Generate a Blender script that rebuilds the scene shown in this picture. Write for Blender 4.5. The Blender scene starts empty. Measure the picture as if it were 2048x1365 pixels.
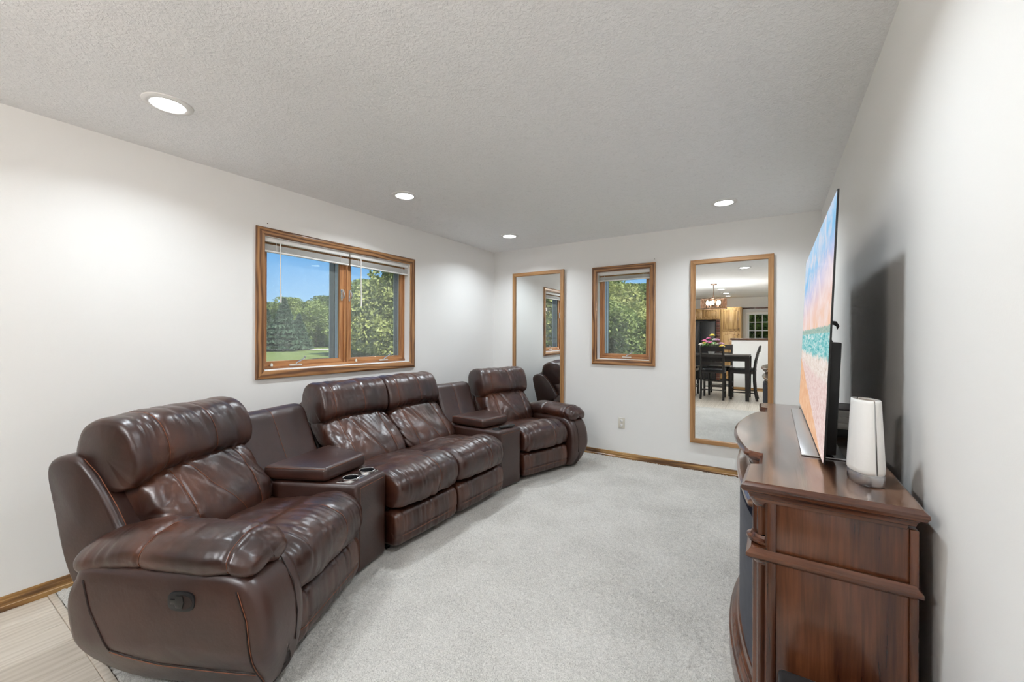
import bpy, bmesh, math, random
import numpy as np
from mathutils import Vector, Matrix
random.seed(7); RNG = np.random.default_rng(7)
SC = bpy.context.scene
COL = SC.collection
# ---------------------------------------------------------------- camera
F_PX, YAW, ROLL, CY, EYE = 819.53, .5695, .0043, 673.54, 1.3328
cam_d = bpy.data.cameras.new('camera'); cam = bpy.data.objects.new('camera', cam_d); COL.objects.link(cam)
cam_d.sensor_width = 36.0; cam_d.lens = F_PX / 2048 * 36.0
cam_d.shift_y = -(682.5 - CY) / 2048; cam_d.clip_start = .02; cam_d.clip_end = 500
_c, _s = math.cos(YAW), math.sin(YAW)
_F = Vector((-_s, _c, 0)); _R0 = Vector((_c, _s, 0)); _U0 = Vector((0, 0, 1))
_R = _R0 * math.cos(ROLL) + _U0 * math.sin(ROLL); _U = _U0 * math.cos(ROLL) - _R0 * math.sin(ROLL)
cam.matrix_world = Matrix(((_R.x, _U.x, -_F.x, 0), (_R.y, _U.y, -_F.y, 0), (_R.z, _U.z, -_F.z, EYE), (0, 0, 0, 1)))
SC.camera = cam
# ---------------------------------------------------------------- view, world, sun
SC.view_settings.view_transform = 'Standard'; SC.view_settings.look = 'None'
SC.view_settings.gamma = 1.0; SC.view_settings.use_curve_mapping = False
SC.view_settings.exposure = 0.68
SC.cycles.max_bounces = 7; SC.cycles.diffuse_bounces = 5; SC.cycles.glossy_bounces = 4
SC.cycles.transmission_bounces = 4; SC.cycles.transparent_max_bounces = 8
SC.cycles.caustics_reflective = False; SC.cycles.caustics_refractive = False
SC.cycles.sample_clamp_indirect = 6.0
LAMP_W, LAMP_SPREAD, LENS = 6.7, math.radians(142), 14.0   # recessed lamps: power, beam, lens glow
SC.cycles.use_adaptive_sampling = True; SC.cycles.adaptive_threshold = .1; SC.cycles.adaptive_min_samples = 16
SKY = .84
world = bpy.data.worlds.new('world'); SC.world = world; world.use_nodes = True
_nt = world.node_tree; _nt.nodes.clear()
_o = _nt.nodes.new('ShaderNodeOutputWorld'); _b = _nt.nodes.new('ShaderNodeBackground')
_tc = _nt.nodes.new('ShaderNodeTexCoord'); _sx = _nt.nodes.new('ShaderNodeSeparateXYZ'); _cr = _nt.nodes.new('ShaderNodeValToRGB')
_nt.links.new(_tc.outputs['Generated'], _sx.inputs[0]); _nt.links.new(_sx.outputs['Z'], _cr.inputs[0])
_nt.links.new(_cr.outputs[0], _b.inputs[0]); _nt.links.new(_b.outputs[0], _o.inputs[0])
_e = _cr.color_ramp.elements
_e[0].position = 0.0; _e[0].color = (.50, .72, .93, 1); _e[1].position = .9; _e[1].color = (.09, .26, .66, 1)
_n = _cr.color_ramp.elements.new(.16); _n.color = (.20, .48, .88, 1)
_b.inputs[1].default_value = SKY
sun_d = bpy.data.lights.new('sun', 'SUN'); sun_d.energy = 9.0; sun_d.angle = .01; sun_d.color = (1, .95, .86)
sun = bpy.data.objects.new('sun', sun_d); COL.objects.link(sun)
sun.rotation_euler = Vector((-1, .12, -1.0)).to_track_quat('-Z', 'Y').to_euler()

XL, XR, YF, YB, H = -3.1225, .3425, 4.4316, -5.2, 2.44
CARPET_Y = .513
# ---------------------------------------------------------------- tagging and mesh helpers
def tag(o, label=None, cat=None, group=None, kind=None):
    if label: o['label'] = label
    if cat: o['category'] = cat
    if group: o['group'] = group
    if kind: o['kind'] = kind
    return o
def thing(name, label, cat, loc=(0, 0, 0), rz=0, group=None, kind=None):
    o = bpy.data.objects.new(name, None); COL.objects.link(o)
    o.location = loc; o.rotation_euler = (0, 0, rz); o.empty_display_size = .1
    return tag(o, label, cat, group, kind)
def mesh(name, verts, faces, mat=None, parent=None, smooth=False, world=False):
    v = np.asarray(verts, float)
    if world and parent is not None:
        p = parent; off = Vector((0, 0, 0))
        while p is not None: off += p.location; p = p.parent
        v = v - np.array(off)
    me = bpy.data.meshes.new(name); me.from_pydata(v.tolist(), [], faces); me.update()
    if smooth: me.polygons.foreach_set('use_smooth', [True] * len(me.polygons))
    if mat: me.materials.append(mat)
    o = bpy.data.objects.new(name, me); COL.objects.link(o); o.parent = parent
    return o
def dup(o, parent=None, **kw):
    c = o.copy(); COL.objects.link(c); c.parent = parent if parent is not None else None
    for ch in [x for x in o.children]: dup(ch, c)
    for k, v in kw.items(): setattr(c, k, v)
    return c
BOXF = [(0, 3, 2, 1), (4, 5, 6, 7), (0, 1, 5, 4), (1, 2, 6, 5), (2, 3, 7, 6), (3, 0, 4, 7)]
def boxv(b):
    (x0, x1), (y0, y1), (z0, z1) = b
    return [(x0, y0, z0), (x1, y0, z0), (x1, y1, z0), (x0, y1, z0), (x0, y0, z1), (x1, y0, z1), (x1, y1, z1), (x0, y1, z1)]
def boxes(name, bs, mat, parent=None, bevel=0, world=False, seg=2):
    V, Fc = [], []
    for b in bs:
        n = len(V); V += boxv(b); Fc += [tuple(i + n for i in f) for f in BOXF]
    o = mesh(name, V, Fc, mat, parent, False, world)
    if bevel: do_bevel(o, bevel, seg)
    return o
def box(name, xr, yr, zr, mat, parent=None, bevel=0, world=False, seg=2): return boxes(name, [(xr, yr, zr)], mat, parent, bevel, world, seg)
def do_bevel(o, w, seg=2, ang=.5):
    bm = bmesh.new(); bm.from_mesh(o.data); bm.normal_update()
    ed = [e for e in bm.edges if len(e.link_faces) == 2 and e.calc_face_angle(0) > ang]
    bmesh.ops.bevel(bm, geom=ed, offset=w, segments=seg, affect='EDGES', profile=.5, clamp_overlap=True)
    for f in bm.faces: f.smooth = False
    bm.to_mesh(o.data); bm.free()
    shade(o, .6)
def shade(o, ang=.6):
    o.data.polygons.foreach_set('use_smooth', [True] * len(o.data.polygons))
    try: o.data.set_sharp_from_angle(angle=ang)
    except Exception: pass
def tubev(pts, r, n=8, cyc=False):
    P = [Vector(p) for p in pts]; V, Fc = [], []; m = len(P)
    rr = r if hasattr(r, '__len__') else [r] * m
    up = None
    for i in range(m):
        if cyc: d = P[(i + 1) % m] - P[i - 1]
        else: d = P[min(i + 1, m - 1)] - P[max(i - 1, 0)]
        if d.length < 1e-9: d = Vector((0, 0, 1))
        d.normalize()
        if up is None:
            a = Vector((0, 0, 1)) if abs(d.z) < .9 else Vector((1, 0, 0)); up = (a - d * a.dot(d)).normalized()
        else:
            up = up - d * up.dot(d); up = up.normalized() if up.length > 1e-6 else Vector((1, 0, 0))
        w = d.cross(up)
        for k in range(n):
            a = 2 * math.pi * k / n; V.append(P[i] + (up * math.cos(a) + w * math.sin(a)) * rr[i])
    for i in range(m if cyc else m - 1):
        j = (i + 1) % m
        for k in range(n): Fc.append((i * n + k, i * n + (k + 1) % n, j * n + (k + 1) % n, j * n + k))
    if not cyc: Fc.append(tuple(range(n - 1, -1, -1))); Fc.append(tuple((m - 1) * n + k for k in range(n)))
    return V, Fc
def join(lst):
    V, Fc = [], []
    for v, f in lst:
        n = len(V); V += [tuple(p) for p in v]; Fc += [tuple(i + n for i in q) for q in f]
    return V, Fc
def tube(name, pts, r, mat, parent=None, n=8, cyc=False, world=False):
    v, f = tubev(pts, r, n, cyc); o = mesh(name, [tuple(p) for p in v], f, mat, parent, True, world); shade(o, 1.0); return o
def lathev(prof, n=32, c=(0, 0, 0), sx=1, sy=1):
    V, Fc = [], []
    for (r, z) in prof:
        for k in range(n):
            a = 2 * math.pi * k / n; V.append((c[0] + r * math.cos(a) * sx, c[1] + r * math.sin(a) * sy, c[2] + z))
    for i in range(len(prof) - 1):
        for k in range(n): Fc.append((i * n + k, i * n + (k + 1) % n, (i + 1) * n + (k + 1) % n, (i + 1) * n + k))
    Fc.append(tuple(range(n - 1, -1, -1))); m = len(prof) - 1; Fc.append(tuple(m * n + k for k in range(n)))
    return V, Fc
def lathe(name, prof, mat, parent=None, n=32, c=(0, 0, 0), world=False, sx=1, sy=1, ang=.6):
    v, f = lathev(prof, n, c, sx, sy); o = mesh(name, v, f, mat, parent, True, world); shade(o, ang); return o
def prism(name, poly, axis, a0, a1, mat, parent=None, bevel=0, world=False, seg=2):
    """poly: 2D points; axis 'x','y','z' extruded from a0 to a1 (other two coords in order)."""
    def p3(p, a): return {'x': (a, p[0], p[1]), 'y': (p[0], a, p[1]), 'z': (p[0], p[1], a)}[axis]
    n = len(poly); V = [p3(p, a0) for p in poly] + [p3(p, a1) for p in poly]
    Fc = [tuple(range(n)), tuple(range(2 * n - 1, n - 1, -1))] + [(i, n + i, n + (i + 1) % n, (i + 1) % n) for i in range(n)]
    o = mesh(name, V, Fc, mat, parent, False, world)
    bm = bmesh.new(); bm.from_mesh(o.data); bmesh.ops.recalc_face_normals(bm, faces=bm.faces); bm.to_mesh(o.data); bm.free()
    if bevel: do_bevel(o, bevel, seg)
    else: shade(o, .5)
    return o
def offset_poly(poly, d):
    """inset a closed polygon (any orientation) by d with mitres"""
    P = [Vector((p[0], p[1])) for p in poly]; n = len(P)
    area = sum(P[i].x * P[(i + 1) % n].y - P[(i + 1) % n].x * P[i].y for i in range(n)); sg = 1 if area > 0 else -1
    out = []
    for i in range(n):
        a = (P[i] - P[i - 1]).normalized(); b = (P[(i + 1) % n] - P[i]).normalized()
        na = Vector((-a.y, a.x)) * sg; nb = Vector((-b.y, b.x)) * sg
        m = na + nb
        m = na if m.length < 1e-6 else m / max(.35, (1 + na.dot(nb)))
        out.append(P[i] + m * d)
    return [(p.x, p.y) for p in out]
def stack(name, poly, rings, mat, parent=None, world=False, ang=.5):
    """moulded slab: rings = [(inset, z)...] bottom to top"""
    n = len(poly); V, Fc = [], []
    for (d, z) in rings: V += [(x, y, z) for x, y in offset_poly(poly, d)]
    for i in range(len(rings) - 1):
        for k in range(n): Fc.append((i * n + k, i * n + (k + 1) % n, (i + 1) * n + (k + 1) % n, (i + 1) * n + k))
    m = len(rings) - 1
    Fc.append(tuple(range(n - 1, -1, -1))); Fc.append(tuple(m * n + k for k in range(n)))
    o = mesh(name, V, Fc, mat, parent, False, world)
    bm = bmesh.new(); bm.from_mesh(o.data); bmesh.ops.recalc_face_normals(bm, faces=bm.faces); bm.to_mesh(o.data); bm.free()
    shade(o, ang); return o
# ---------------------------------------------------------------- noise for wrinkles
def _hash(i, j, seed):
    h = (i.astype(np.int64) * 374761393 + j.astype(np.int64) * 668265263 + seed * 974634) & 0x7fffffff
    h = ((h ^ (h >> 13)) * 1274126177) & 0x7fffffff
    return ((h ^ (h >> 16)) & 0xffff) / 65535.0
def vnoise(x, y, seed=0):
    xi = np.floor(x); yi = np.floor(y); fx = x - xi; fy = y - yi
    fx = fx * fx * fx * (fx * (fx * 6 - 15) + 10); fy = fy * fy * fy * (fy * (fy * 6 - 15) + 10)
    xi = xi.astype(np.int64); yi = yi.astype(np.int64)
    a = _hash(xi, yi, seed); b = _hash(xi + 1, yi, seed); c = _hash(xi, yi + 1, seed); d = _hash(xi + 1, yi + 1, seed)
    return (a * (1 - fx) + b * fx) * (1 - fy) + (c * (1 - fx) + d * fx) * fy
def ridge(x, y, seed=0):
    return 1 - np.abs(2 * vnoise(x, y, seed) - 1)
def sm(x, a, b):
    t = np.clip((x - a) / (b - a), 0, 1); return t * t * (3 - 2 * t)
# ---------------------------------------------------------------- node materials
def _new(name):
    m = bpy.data.materials.new(name); m.use_nodes = True; nt = m.node_tree
    b = nt.nodes.get('Principled BSDF'); return m, nt, b
def N(nt, t, **kw):
    n = nt.nodes.new(t)
    for k, v in kw.items(): setattr(n, k, v)
    return n
def coords(nt, scale=(1, 1, 1), rot=(0, 0, 0), kind='Object'):
    tc = N(nt, 'ShaderNodeTexCoord'); mp = N(nt, 'ShaderNodeMapping')
    mp.inputs['Scale'].default_value = scale; mp.inputs['Rotation'].default_value = rot
    nt.links.new(tc.outputs[kind], mp.inputs['Vector']); return mp.outputs[0]
def noise(nt, vec, scale, detail=4, rough=.55, dist=0):
    n = N(nt, 'ShaderNodeTexNoise'); n.inputs['Scale'].default_value = scale; n.inputs['Detail'].default_value = detail
    n.inputs['Roughness'].default_value = rough; n.inputs['Distortion'].default_value = dist
    nt.links.new(vec, n.inputs['Vector']); return n.outputs['Fac']
def ramp(nt, fac, stops):
    r = N(nt, 'ShaderNodeValToRGB'); e = r.color_ramp.elements
    e[0].position, e[0].color = stops[0][0], (*stops[0][1], 1); e[1].position, e[1].color = stops[-1][0], (*stops[-1][1], 1)
    for p, c in stops[1:-1]: q = e.new(p); q.color = (*c, 1)
    nt.links.new(fac, r.inputs[0]); return r.outputs[0]
def bump(nt, b, h, strength=.3, dist=.01, prev=None):
    n = N(nt, 'ShaderNodeBump'); n.inputs['Strength'].default_value = strength; n.inputs['Distance'].default_value = dist
    nt.links.new(h, n.inputs['Height'])
    if prev is not None: nt.links.new(prev, n.inputs['Normal'])
    nt.links.new(n.outputs[0], b.inputs['Normal']); return n.outputs[0]
def plain(name, col, rough=.5, metal=0, spec=.5, coat=0, emit=None, es=0, trans=0, ior=1.45):
    m, nt, b = _new(name)
    b.inputs['Base Color'].default_value = (*col, 1); b.inputs['Roughness'].default_value = rough; b.inputs['Metallic'].default_value = metal
    b.inputs['Specular IOR Level'].default_value = spec; b.inputs['Coat Weight'].default_value = coat
    b.inputs['Transmission Weight'].default_value = trans; b.inputs['IOR'].default_value = ior
    # faint procedural variation so that no surface is perfectly even
    f = noise(nt, coords(nt), 30, 3); mr = N(nt, 'ShaderNodeMapRange'); mr.inputs[3].default_value = max(0, rough - .04); mr.inputs[4].default_value = min(1, rough + .04)
    nt.links.new(f, mr.inputs[0]); nt.links.new(mr.outputs[0], b.inputs['Roughness'])
    if emit: b.inputs['Emission Color'].default_value = (*emit, 1); b.inputs['Emission Strength'].default_value = es
    return m
def wood(name, dark, mid, light, axis='z', rough=.35, grain=1.0, coat=.0, spec=.5, figure=6.0, contrast=.5):
    m, nt, b = _new(name)
    a = {'x': 0, 'y': 1, 'z': 2}[axis]
    sc = [30.0 * grain] * 3; sc[a] = 1.4 * grain
    fine = noise(nt, coords(nt, sc), 3.0, 5, .6, .4)
    sc2 = [figure] * 3; sc2[a] = figure * .13
    w = N(nt, 'ShaderNodeTexWave', wave_type='RINGS', rings_direction={'x': 'X', 'y': 'Y', 'z': 'Z'}[axis])
    w.inputs['Scale'].default_value = 1.6; w.inputs['Distortion'].default_value = 9; w.inputs['Detail'].default_value = 2.5; w.inputs['Detail Scale'].default_value = 1.2
    nt.links.new(coords(nt, sc2), w.inputs['Vector'])
    mx = N(nt, 'ShaderNodeMix'); mx.inputs[0].default_value = contrast
    nt.links.new(fine, mx.inputs[2]); nt.links.new(w.outputs['Fac'], mx.inputs[3])
    c = ramp(nt, mx.outputs[0], [(.22, dark), (.5, mid), (.78, light)])
    nt.links.new(c, b.inputs['Base Color'])
    b.inputs['Roughness'].default_value = rough; b.inputs['Coat Weight'].default_value = coat; b.inputs['Coat Roughness'].default_value = .12
    b.inputs['Specular IOR Level'].default_value = spec
    bump(nt, b, fine, .12, .002); return m
def wall_mat(name, col, sc=220, st=.08):
    m, nt, b = _new(name); v = coords(nt)
    f = noise(nt, v, 1.3, 2)
    c = ramp(nt, f, [(.3, tuple(x * .985 for x in col)), (.7, col)]); nt.links.new(c, b.inputs['Base Color'])
    b.inputs['Roughness'].default_value = .55; b.inputs['Specular IOR Level'].default_value = .25
    bump(nt, b, noise(nt, v, sc, 3), st, .002); return m
def ceil_mat():
    m, nt, b = _new('ceiling_texture'); v = coords(nt)
    f1 = noise(nt, v, 75, 4, .6, .5); f2 = noise(nt, v, 26, 2, .5, .8)
    mx = N(nt, 'ShaderNodeMix'); mx.inputs[0].default_value = .35; nt.links.new(f1, mx.inputs[2]); nt.links.new(f2, mx.inputs[3])
    h = ramp(nt, mx.outputs[0], [(.42, (0, 0, 0)), (.58, (1, 1, 1))])
    c = ramp(nt, mx.outputs[0], [(.33, (.86, .86, .862)), (.47, (.94, .94, .943)), (.6, (.95, .95, .953))]); nt.links.new(c, b.inputs['Base Color'])
    b.inputs['Roughness'].default_value = .9; b.inputs['Specular IOR Level'].default_value = .1
    bump(nt, b, h, .55, .004); return m
def leather_mat(name, dark, mid, light, rough=.3):
    m, nt, b = _new(name); v = coords(nt)
    f = noise(nt, v, 3.6, 3, .55, .4)
    c = ramp(nt, f, [(.30, dark), (.5, mid), (.78, light)]); nt.links.new(c, b.inputs['Base Color'])
    r = N(nt, 'ShaderNodeMapRange'); r.inputs[3].default_value = rough - .03; r.inputs[4].default_value = rough + .10
    nt.links.new(noise(nt, v, 9, 2), r.inputs[0]); nt.links.new(r.outputs[0], b.inputs['Roughness'])
    b.inputs['Specular IOR Level'].default_value = .68; b.inputs['Specular Tint'].default_value = (.95, .97, 1.0, 1); b.inputs['Coat Weight'].default_value = .3; b.inputs['Coat Roughness'].default_value = .29  # a cool blue sheen is tinted into the leather's specular colour
    p = bump(nt, b, noise(nt, v, 60, 3, .65), .14, .004)
    bump(nt, b, noise(nt, v, 16, 3, .6, .3), .15, .009, p); return m
def carpet_mat():
    m, nt, b = _new('carpet_pile'); v = coords(nt)
    f = noise(nt, v, 190, 4, .85); g = noise(nt, v, 2.2, 3)
    mx = N(nt, 'ShaderNodeMix'); mx.inputs[0].default_value = .18; nt.links.new(f, mx.inputs[2]); nt.links.new(g, mx.inputs[3])
    c = ramp(nt, mx.outputs[0], [(.34, (.27, .255, .232)), (.48, (.60, .572, .528)), (.62, (.82, .79, .745))]); nt.links.new(c, b.inputs['Base Color'])
    b.inputs['Roughness'].default_value = 1; b.inputs['Specular IOR Level'].default_value = .05
    b.inputs['Sheen Weight'].default_value = .15; bump(nt, b, f, .6, .006); return m
def glass_mat(name, tint=(1, 1, 1)):
    m, nt, b = _new(name); nt.nodes.remove(b)
    o = [n for n in nt.nodes if n.type == 'OUTPUT_MATERIAL'][0]
    t = N(nt, 'ShaderNodeBsdfTransparent'); t.inputs[0].default_value = (*tint, 1); g = N(nt, 'ShaderNodeBsdfGlossy'); g.inputs['Roughness'].default_value = .02
    fr = N(nt, 'ShaderNodeFresnel'); fr.inputs[0].default_value = 1.35; mx = N(nt, 'ShaderNodeMixShader')
    ge = N(nt, 'ShaderNodeNewGeometry'); inv = N(nt, 'ShaderNodeMath', operation='SUBTRACT'); inv.inputs[0].default_value = 1; nt.links.new(ge.outputs['Backfacing'], inv.inputs[1])
    mul = N(nt, 'ShaderNodeMath', operation='MULTIPLY'); nt.links.new(fr.outputs[0], mul.inputs[0]); nt.links.new(inv.outputs[0], mul.inputs[1])   # only the entry face reflects: no false total reflection inside the thin pane
    nt.links.new(mul.outputs[0], mx.inputs[0]); nt.links.new(t.outputs[0], mx.inputs[1]); nt.links.new(g.outputs[0], mx.inputs[2]); nt.links.new(mx.outputs[0], o.inputs[0])
    return m
def leaf_mat(name, a, bcol, c):
    m, nt, b = _new(name); v = coords(nt)
    f = noise(nt, v, .9, 5, .7)
    col = ramp(nt, f, [(.3, a), (.5, bcol), (.7, c)]); nt.links.new(col, b.inputs['Base Color'])
    b.inputs['Roughness'].default_value = .6; b.inputs['Specular IOR Level'].default_value = .2
    o = [n for n in nt.nodes if n.type == 'OUTPUT_MATERIAL'][0]
    t = N(nt, 'ShaderNodeBsdfTranslucent'); nt.links.new(col, t.inputs[0]); mx = N(nt, 'ShaderNodeMixShader'); mx.inputs[0].default_value = .3
    nt.links.new(b.outputs[0], mx.inputs[1]); nt.links.new(t.outputs[0], mx.inputs[2]); nt.links.new(mx.outputs[0], o.inputs[0]); return m

M = {}
M['wall'] = wall_mat('wall_paint', (.885, .877, .860))
M['white'] = wall_mat('white_paint', (.86, .855, .84), 60, .03)
M['ceiling'] = ceil_mat()
M['carpet'] = carpet_mat()
for ax in 'xyz':
    M['oak_' + ax] = wood('oak_trim_' + ax, (.10, .037, .012), (.30, .135, .048), (.46, .235, .095), ax, .32, 1.0, .3)
    M['moak_' + ax] = wood('mirror_oak_' + ax, (.28, .13, .045), (.40, .205, .08), (.50, .275, .12), ax, .38, 1.2, .15, contrast=.25)
    M['koak_' + ax] = wood('kitchen_oak_' + ax, (.34, .175, .055), (.56, .335, .125), (.66, .42, .18), ax, .4, 1.0, .1, contrast=.4)
    M['wal_' + ax] = wood('dark_cherry_' + ax, (.034, .010, .005), (.092, .029, .012), (.150, .052, .022), ax, .26, 1.3, .45, contrast=.28)
    M['sash_' + ax] = wood('sash_pine_' + ax, (.26, .10, .035), (.45, .20, .075), (.55, .28, .12), ax, .35, 1.0, .2, contrast=.3)
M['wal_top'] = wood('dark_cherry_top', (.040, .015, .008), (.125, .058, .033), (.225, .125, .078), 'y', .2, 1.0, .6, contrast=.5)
M['base_oak_x'] = wood('baseboard_oak_x', (.09, .035, .010), (.30, .15, .042), (.44, .25, .085), 'x', .35, 1.0, .2)
M['base_oak_y'] = wood('baseboard_oak_y', (.09, .035, .010), (.30, .15, .042), (.44, .25, .085), 'y', .35, 1.0, .2)
M['plank'] = wood('pale_plank', (.56, .485, .395), (.70, .62, .525), (.78, .71, .62), 'y', .38, .55, .1, contrast=.25)
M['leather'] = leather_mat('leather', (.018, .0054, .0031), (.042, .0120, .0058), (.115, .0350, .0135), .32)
M['leather_flat'] = leather_mat('leather_flat', (.027, .0090, .0054), (.039, .0130, .0075), (.054, .0183, .0105), .36)
M['thread'] = plain('thread', (.22, .075, .035), .6)
M['piping'] = plain('dark_piping', (.018, .008, .006), .5)  # near-black brown for the welt tubes and the lever inlay
M['black'] = plain('black_plastic', (.012, .012, .013), .4)
M['satin_black'] = plain('satin_black', (.02, .019, .018), .3)
M['cup_shade'] = plain('cup_shade_black', (.004, .004, .005), .9, 0, .05)  # near-black colour that paints the shaded depth of a cup hole
M['silver'] = plain('brushed_silver', (.55, .55, .56), .3, 1)
M['chrome'] = plain('chrome', (.8, .8, .82), .12, 1)
M['white_plastic'] = plain('white_plastic', (.80, .79, .77), .35)
M['blind'] = plain('blind_white', (.82, .80, .77), .5)
M['almond'] = plain('almond_plastic', (.70, .66, .58), .4)
M['glass'] = glass_mat('window_glass', (.97, .985, .975))
def screen_mesh_mat():
    m, nt, b = _new('insect_screen'); o = [n for n in nt.nodes if n.type == 'OUTPUT_MATERIAL'][0]
    b.inputs['Base Color'].default_value = (.62, .63, .62, 1); b.inputs['Roughness'].default_value = .8
    t = N(nt, 'ShaderNodeBsdfTransparent'); mx = N(nt, 'ShaderNodeMixShader'); mx.inputs[0].default_value = .15
    nt.links.new(t.outputs[0], mx.inputs[1]); nt.links.new(b.outputs[0], mx.inputs[2]); nt.links.new(mx.outputs[0], o.inputs[0]); return m
M['screen_mesh'] = screen_mesh_mat()
M['mirror'] = plain('mirror_silver', (.90, .92, .915), .0, 1)
for n in list(M['mirror'].node_tree.links): 
    if n.to_socket.name == 'Roughness': M['mirror'].node_tree.links.remove(n)
M['mirror'].node_tree.nodes['Principled BSDF'].inputs['Roughness'].default_value = .0
M['lens'] = plain('lamp_lens', (1, 1, 1), .5, emit=(.98, .99, 1), es=LENS)
M['lens'].cycles.emission_sampling = 'NONE'
M['grey_frame'] = plain('grey_cladding', (.22, .20, .215), .5)
M['pale_frame'] = plain('pale_cladding', (.62, .66, .72), .4)
M['dark_wood'] = plain('espresso_wood', (.030, .025, .023), .32)
M['fridge'] = plain('black_enamel', (.014, .014, .016), .35)
M['bronze'] = plain('bronze', (.09, .05, .03), .4, .8)
M['fire_glass'] = plain('smoked_glass', (.016, .020, .042), .42, 0, .25, 0)
M['taupe'] = plain('taupe_surround', (.27, .215, .17), .5)
# ---------------------------------------------------------------- room shell
def structure(o, label, cat): return tag(o, label, cat, kind='structure')
T = .16
def hole_wall(name, axis, pos, sgn, a0, a1, holes, label):
    """wall slab whose room face is at pos, thickness T outward (sgn); holes=[(a0,a1,z0,z1)] along the wall"""
    bs = []; cuts = sorted(holes); cur = a0
    lo, hi = min(pos, pos + sgn * T), max(pos, pos + sgn * T)
    def b(p, q, z0, z1):
        bs.append(((lo, hi), (p, q), (z0, z1)) if axis == 'x' else ((p, q), (lo, hi), (z0, z1)))
    for (p, q, z0, z1) in cuts:
        b(cur, p, -.05, H + .1); b(p, q, -.05, z0); b(p, q, z1, H + .1); cur = q
    b(cur, a1, -.05, H + .1)
    return structure(boxes(name, bs, M['wall']), label, 'wall')
W1 = (1.535, 2.945, 1.075, 2.06)       # clear opening of the double window: y0,y1,z0,z1
W2 = (-1.690, -1.110, 1.083, 2.06)     # clear opening of the single window: x0,x1,z0,z1
W3 = (-.66, .06, 1.20, 1.95)           # kitchen window
DOOR = (-3.3, -1.5, .02, 2.05)  # unseen patio door opening, put in to let daylight into the room
hole_wall('wall_left', 'x', XL, -1, YB - T, YF + T, [W1, DOOR], 'off-white painted wall behind the leather seating')
hole_wall('wall_back', 'y', YF, 1, XL, XR, [W2], 'off-white painted wall holding the two tall mirrors')
hole_wall('wall_right', 'x', XR, 1, YB - T, YF + T, [], 'off-white painted wall behind the television')
hole_wall('wall_kitchen', 'y', YB, -1, XL, XR, [W3], 'pale wall at the kitchen end seen in the mirror')
structure(box('ceiling', (XL - T, XR + T), (YB - T, YF + T), (H, H + .12), M['ceiling']), 'white knockdown-textured ceiling with recessed lamps', 'ceiling')
fl = structure(box('floor', (XL - T, XR + T), (YB - T, YF + T), (-.08, -.012), M['plank']), 'pale wood-look plank floor at the edge of the carpet', 'floor')
pw, pl = .182, 1.22
pk = None; i = 0
x = XL
pcount = 0
while x < XR - .01:
    x1 = min(x + pw, XR); y1 = CARPET_Y - .028; j = 0
    first = .55 + .61 * ((i * 5) % 7) / 7.0
    while y1 > YB:
        L = first if j == 0 else pl
        y0 = max(y1 - L, YB)
        box('plank', (x + .0008, x1 - .0008), (y0 + .0008, y1 - .0008), (-.012, 0), M['plank'], fl, .0012, seg=1)
        pcount += 1; y1 = y0; j += 1
    x = x1; i += 1
box('threshold_strip', (XL, XR), (CARPET_Y - .028, CARPET_Y), (-.012, .004), M['plank'], fl, .003)
# carpet: a grid with real tuft relief
def make_carpet():
    st = .009; nx = int((XR - XL) / st); ny = int((YF - CARPET_Y) / st)
    xs = np.linspace(XL, XR, nx); ys = np.linspace(CARPET_Y, YF, ny)
    X, Y = np.meshgrid(xs, ys, indexing='ij')
    Z = RNG.random((nx, ny)) * .010 + vnoise(X * 55, Y * 55, 3) * .003 + vnoise(X * 3, Y * 3, 4) * .003 - .001
    jx = (RNG.random((nx, ny)) - .5) * st * .6; jy = (RNG.random((nx, ny)) - .5) * st * .6
    jx[[0, -1], :] = 0; jy[:, [0, -1]] = 0
    co = np.stack([X + jx, Y + jy, Z], -1).reshape(-1, 3)
    idx = np.arange(nx * ny).reshape(nx, ny)
    q = np.stack([idx[:-1, :-1], idx[1:, :-1], idx[1:, 1:], idx[:-1, 1:]], -1).reshape(-1, 4)
    me = bpy.data.meshes.new('carpet'); me.vertices.add(len(co)); me.vertices.foreach_set('co', co.ravel())
    me.loops.add(q.size); me.loops.foreach_set('vertex_index', q.ravel().astype(np.int32))
    me.polygons.add(len(q)); me.polygons.foreach_set('loop_start', np.arange(0, q.size, 4, dtype=np.int32))
    me.update(calc_edges=True); me.materials.append(M['carpet'])
    me.polygons.foreach_set('use_smooth', [True] * len(q))
    o = bpy.data.objects.new('carpet', me); COL.objects.link(o)
    structure(o, 'beige cut-pile carpet covering the sitting-room floor', 'carpet')
make_carpet()
# baseboards: moulded profile (thickness, z)
BP = [(0, 0), (.014, 0), (.014, .024), (.011, .027), (.011, .050), (.008, .054), (.0075, .064), (.003, .071), (0, .071)]
def baseboard(name, axis, pos, sgn, a0, a1, label):
    if axis == 'x': o = prism(name, [(pos + sgn * t, z) for t, z in BP], 'y', a0, a1, M['base_oak_y'])
    else: o = prism(name, [(pos + sgn * t, z) for t, z in BP], 'x', a0, a1, M['base_oak_x'])
    return structure(o, label, 'baseboard')
baseboard('baseboard_left', 'x', XL, 1, DOOR[1] + .07, YF, 'oak baseboard along the wall behind the sofa')
baseboard('baseboard_back', 'y', YF, -1, XL + .014, XR - .014, 'oak baseboard under the mirrors')
baseboard('baseboard_right', 'x', XR, -1, YB, YF, 'oak baseboard behind the media console')
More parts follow.
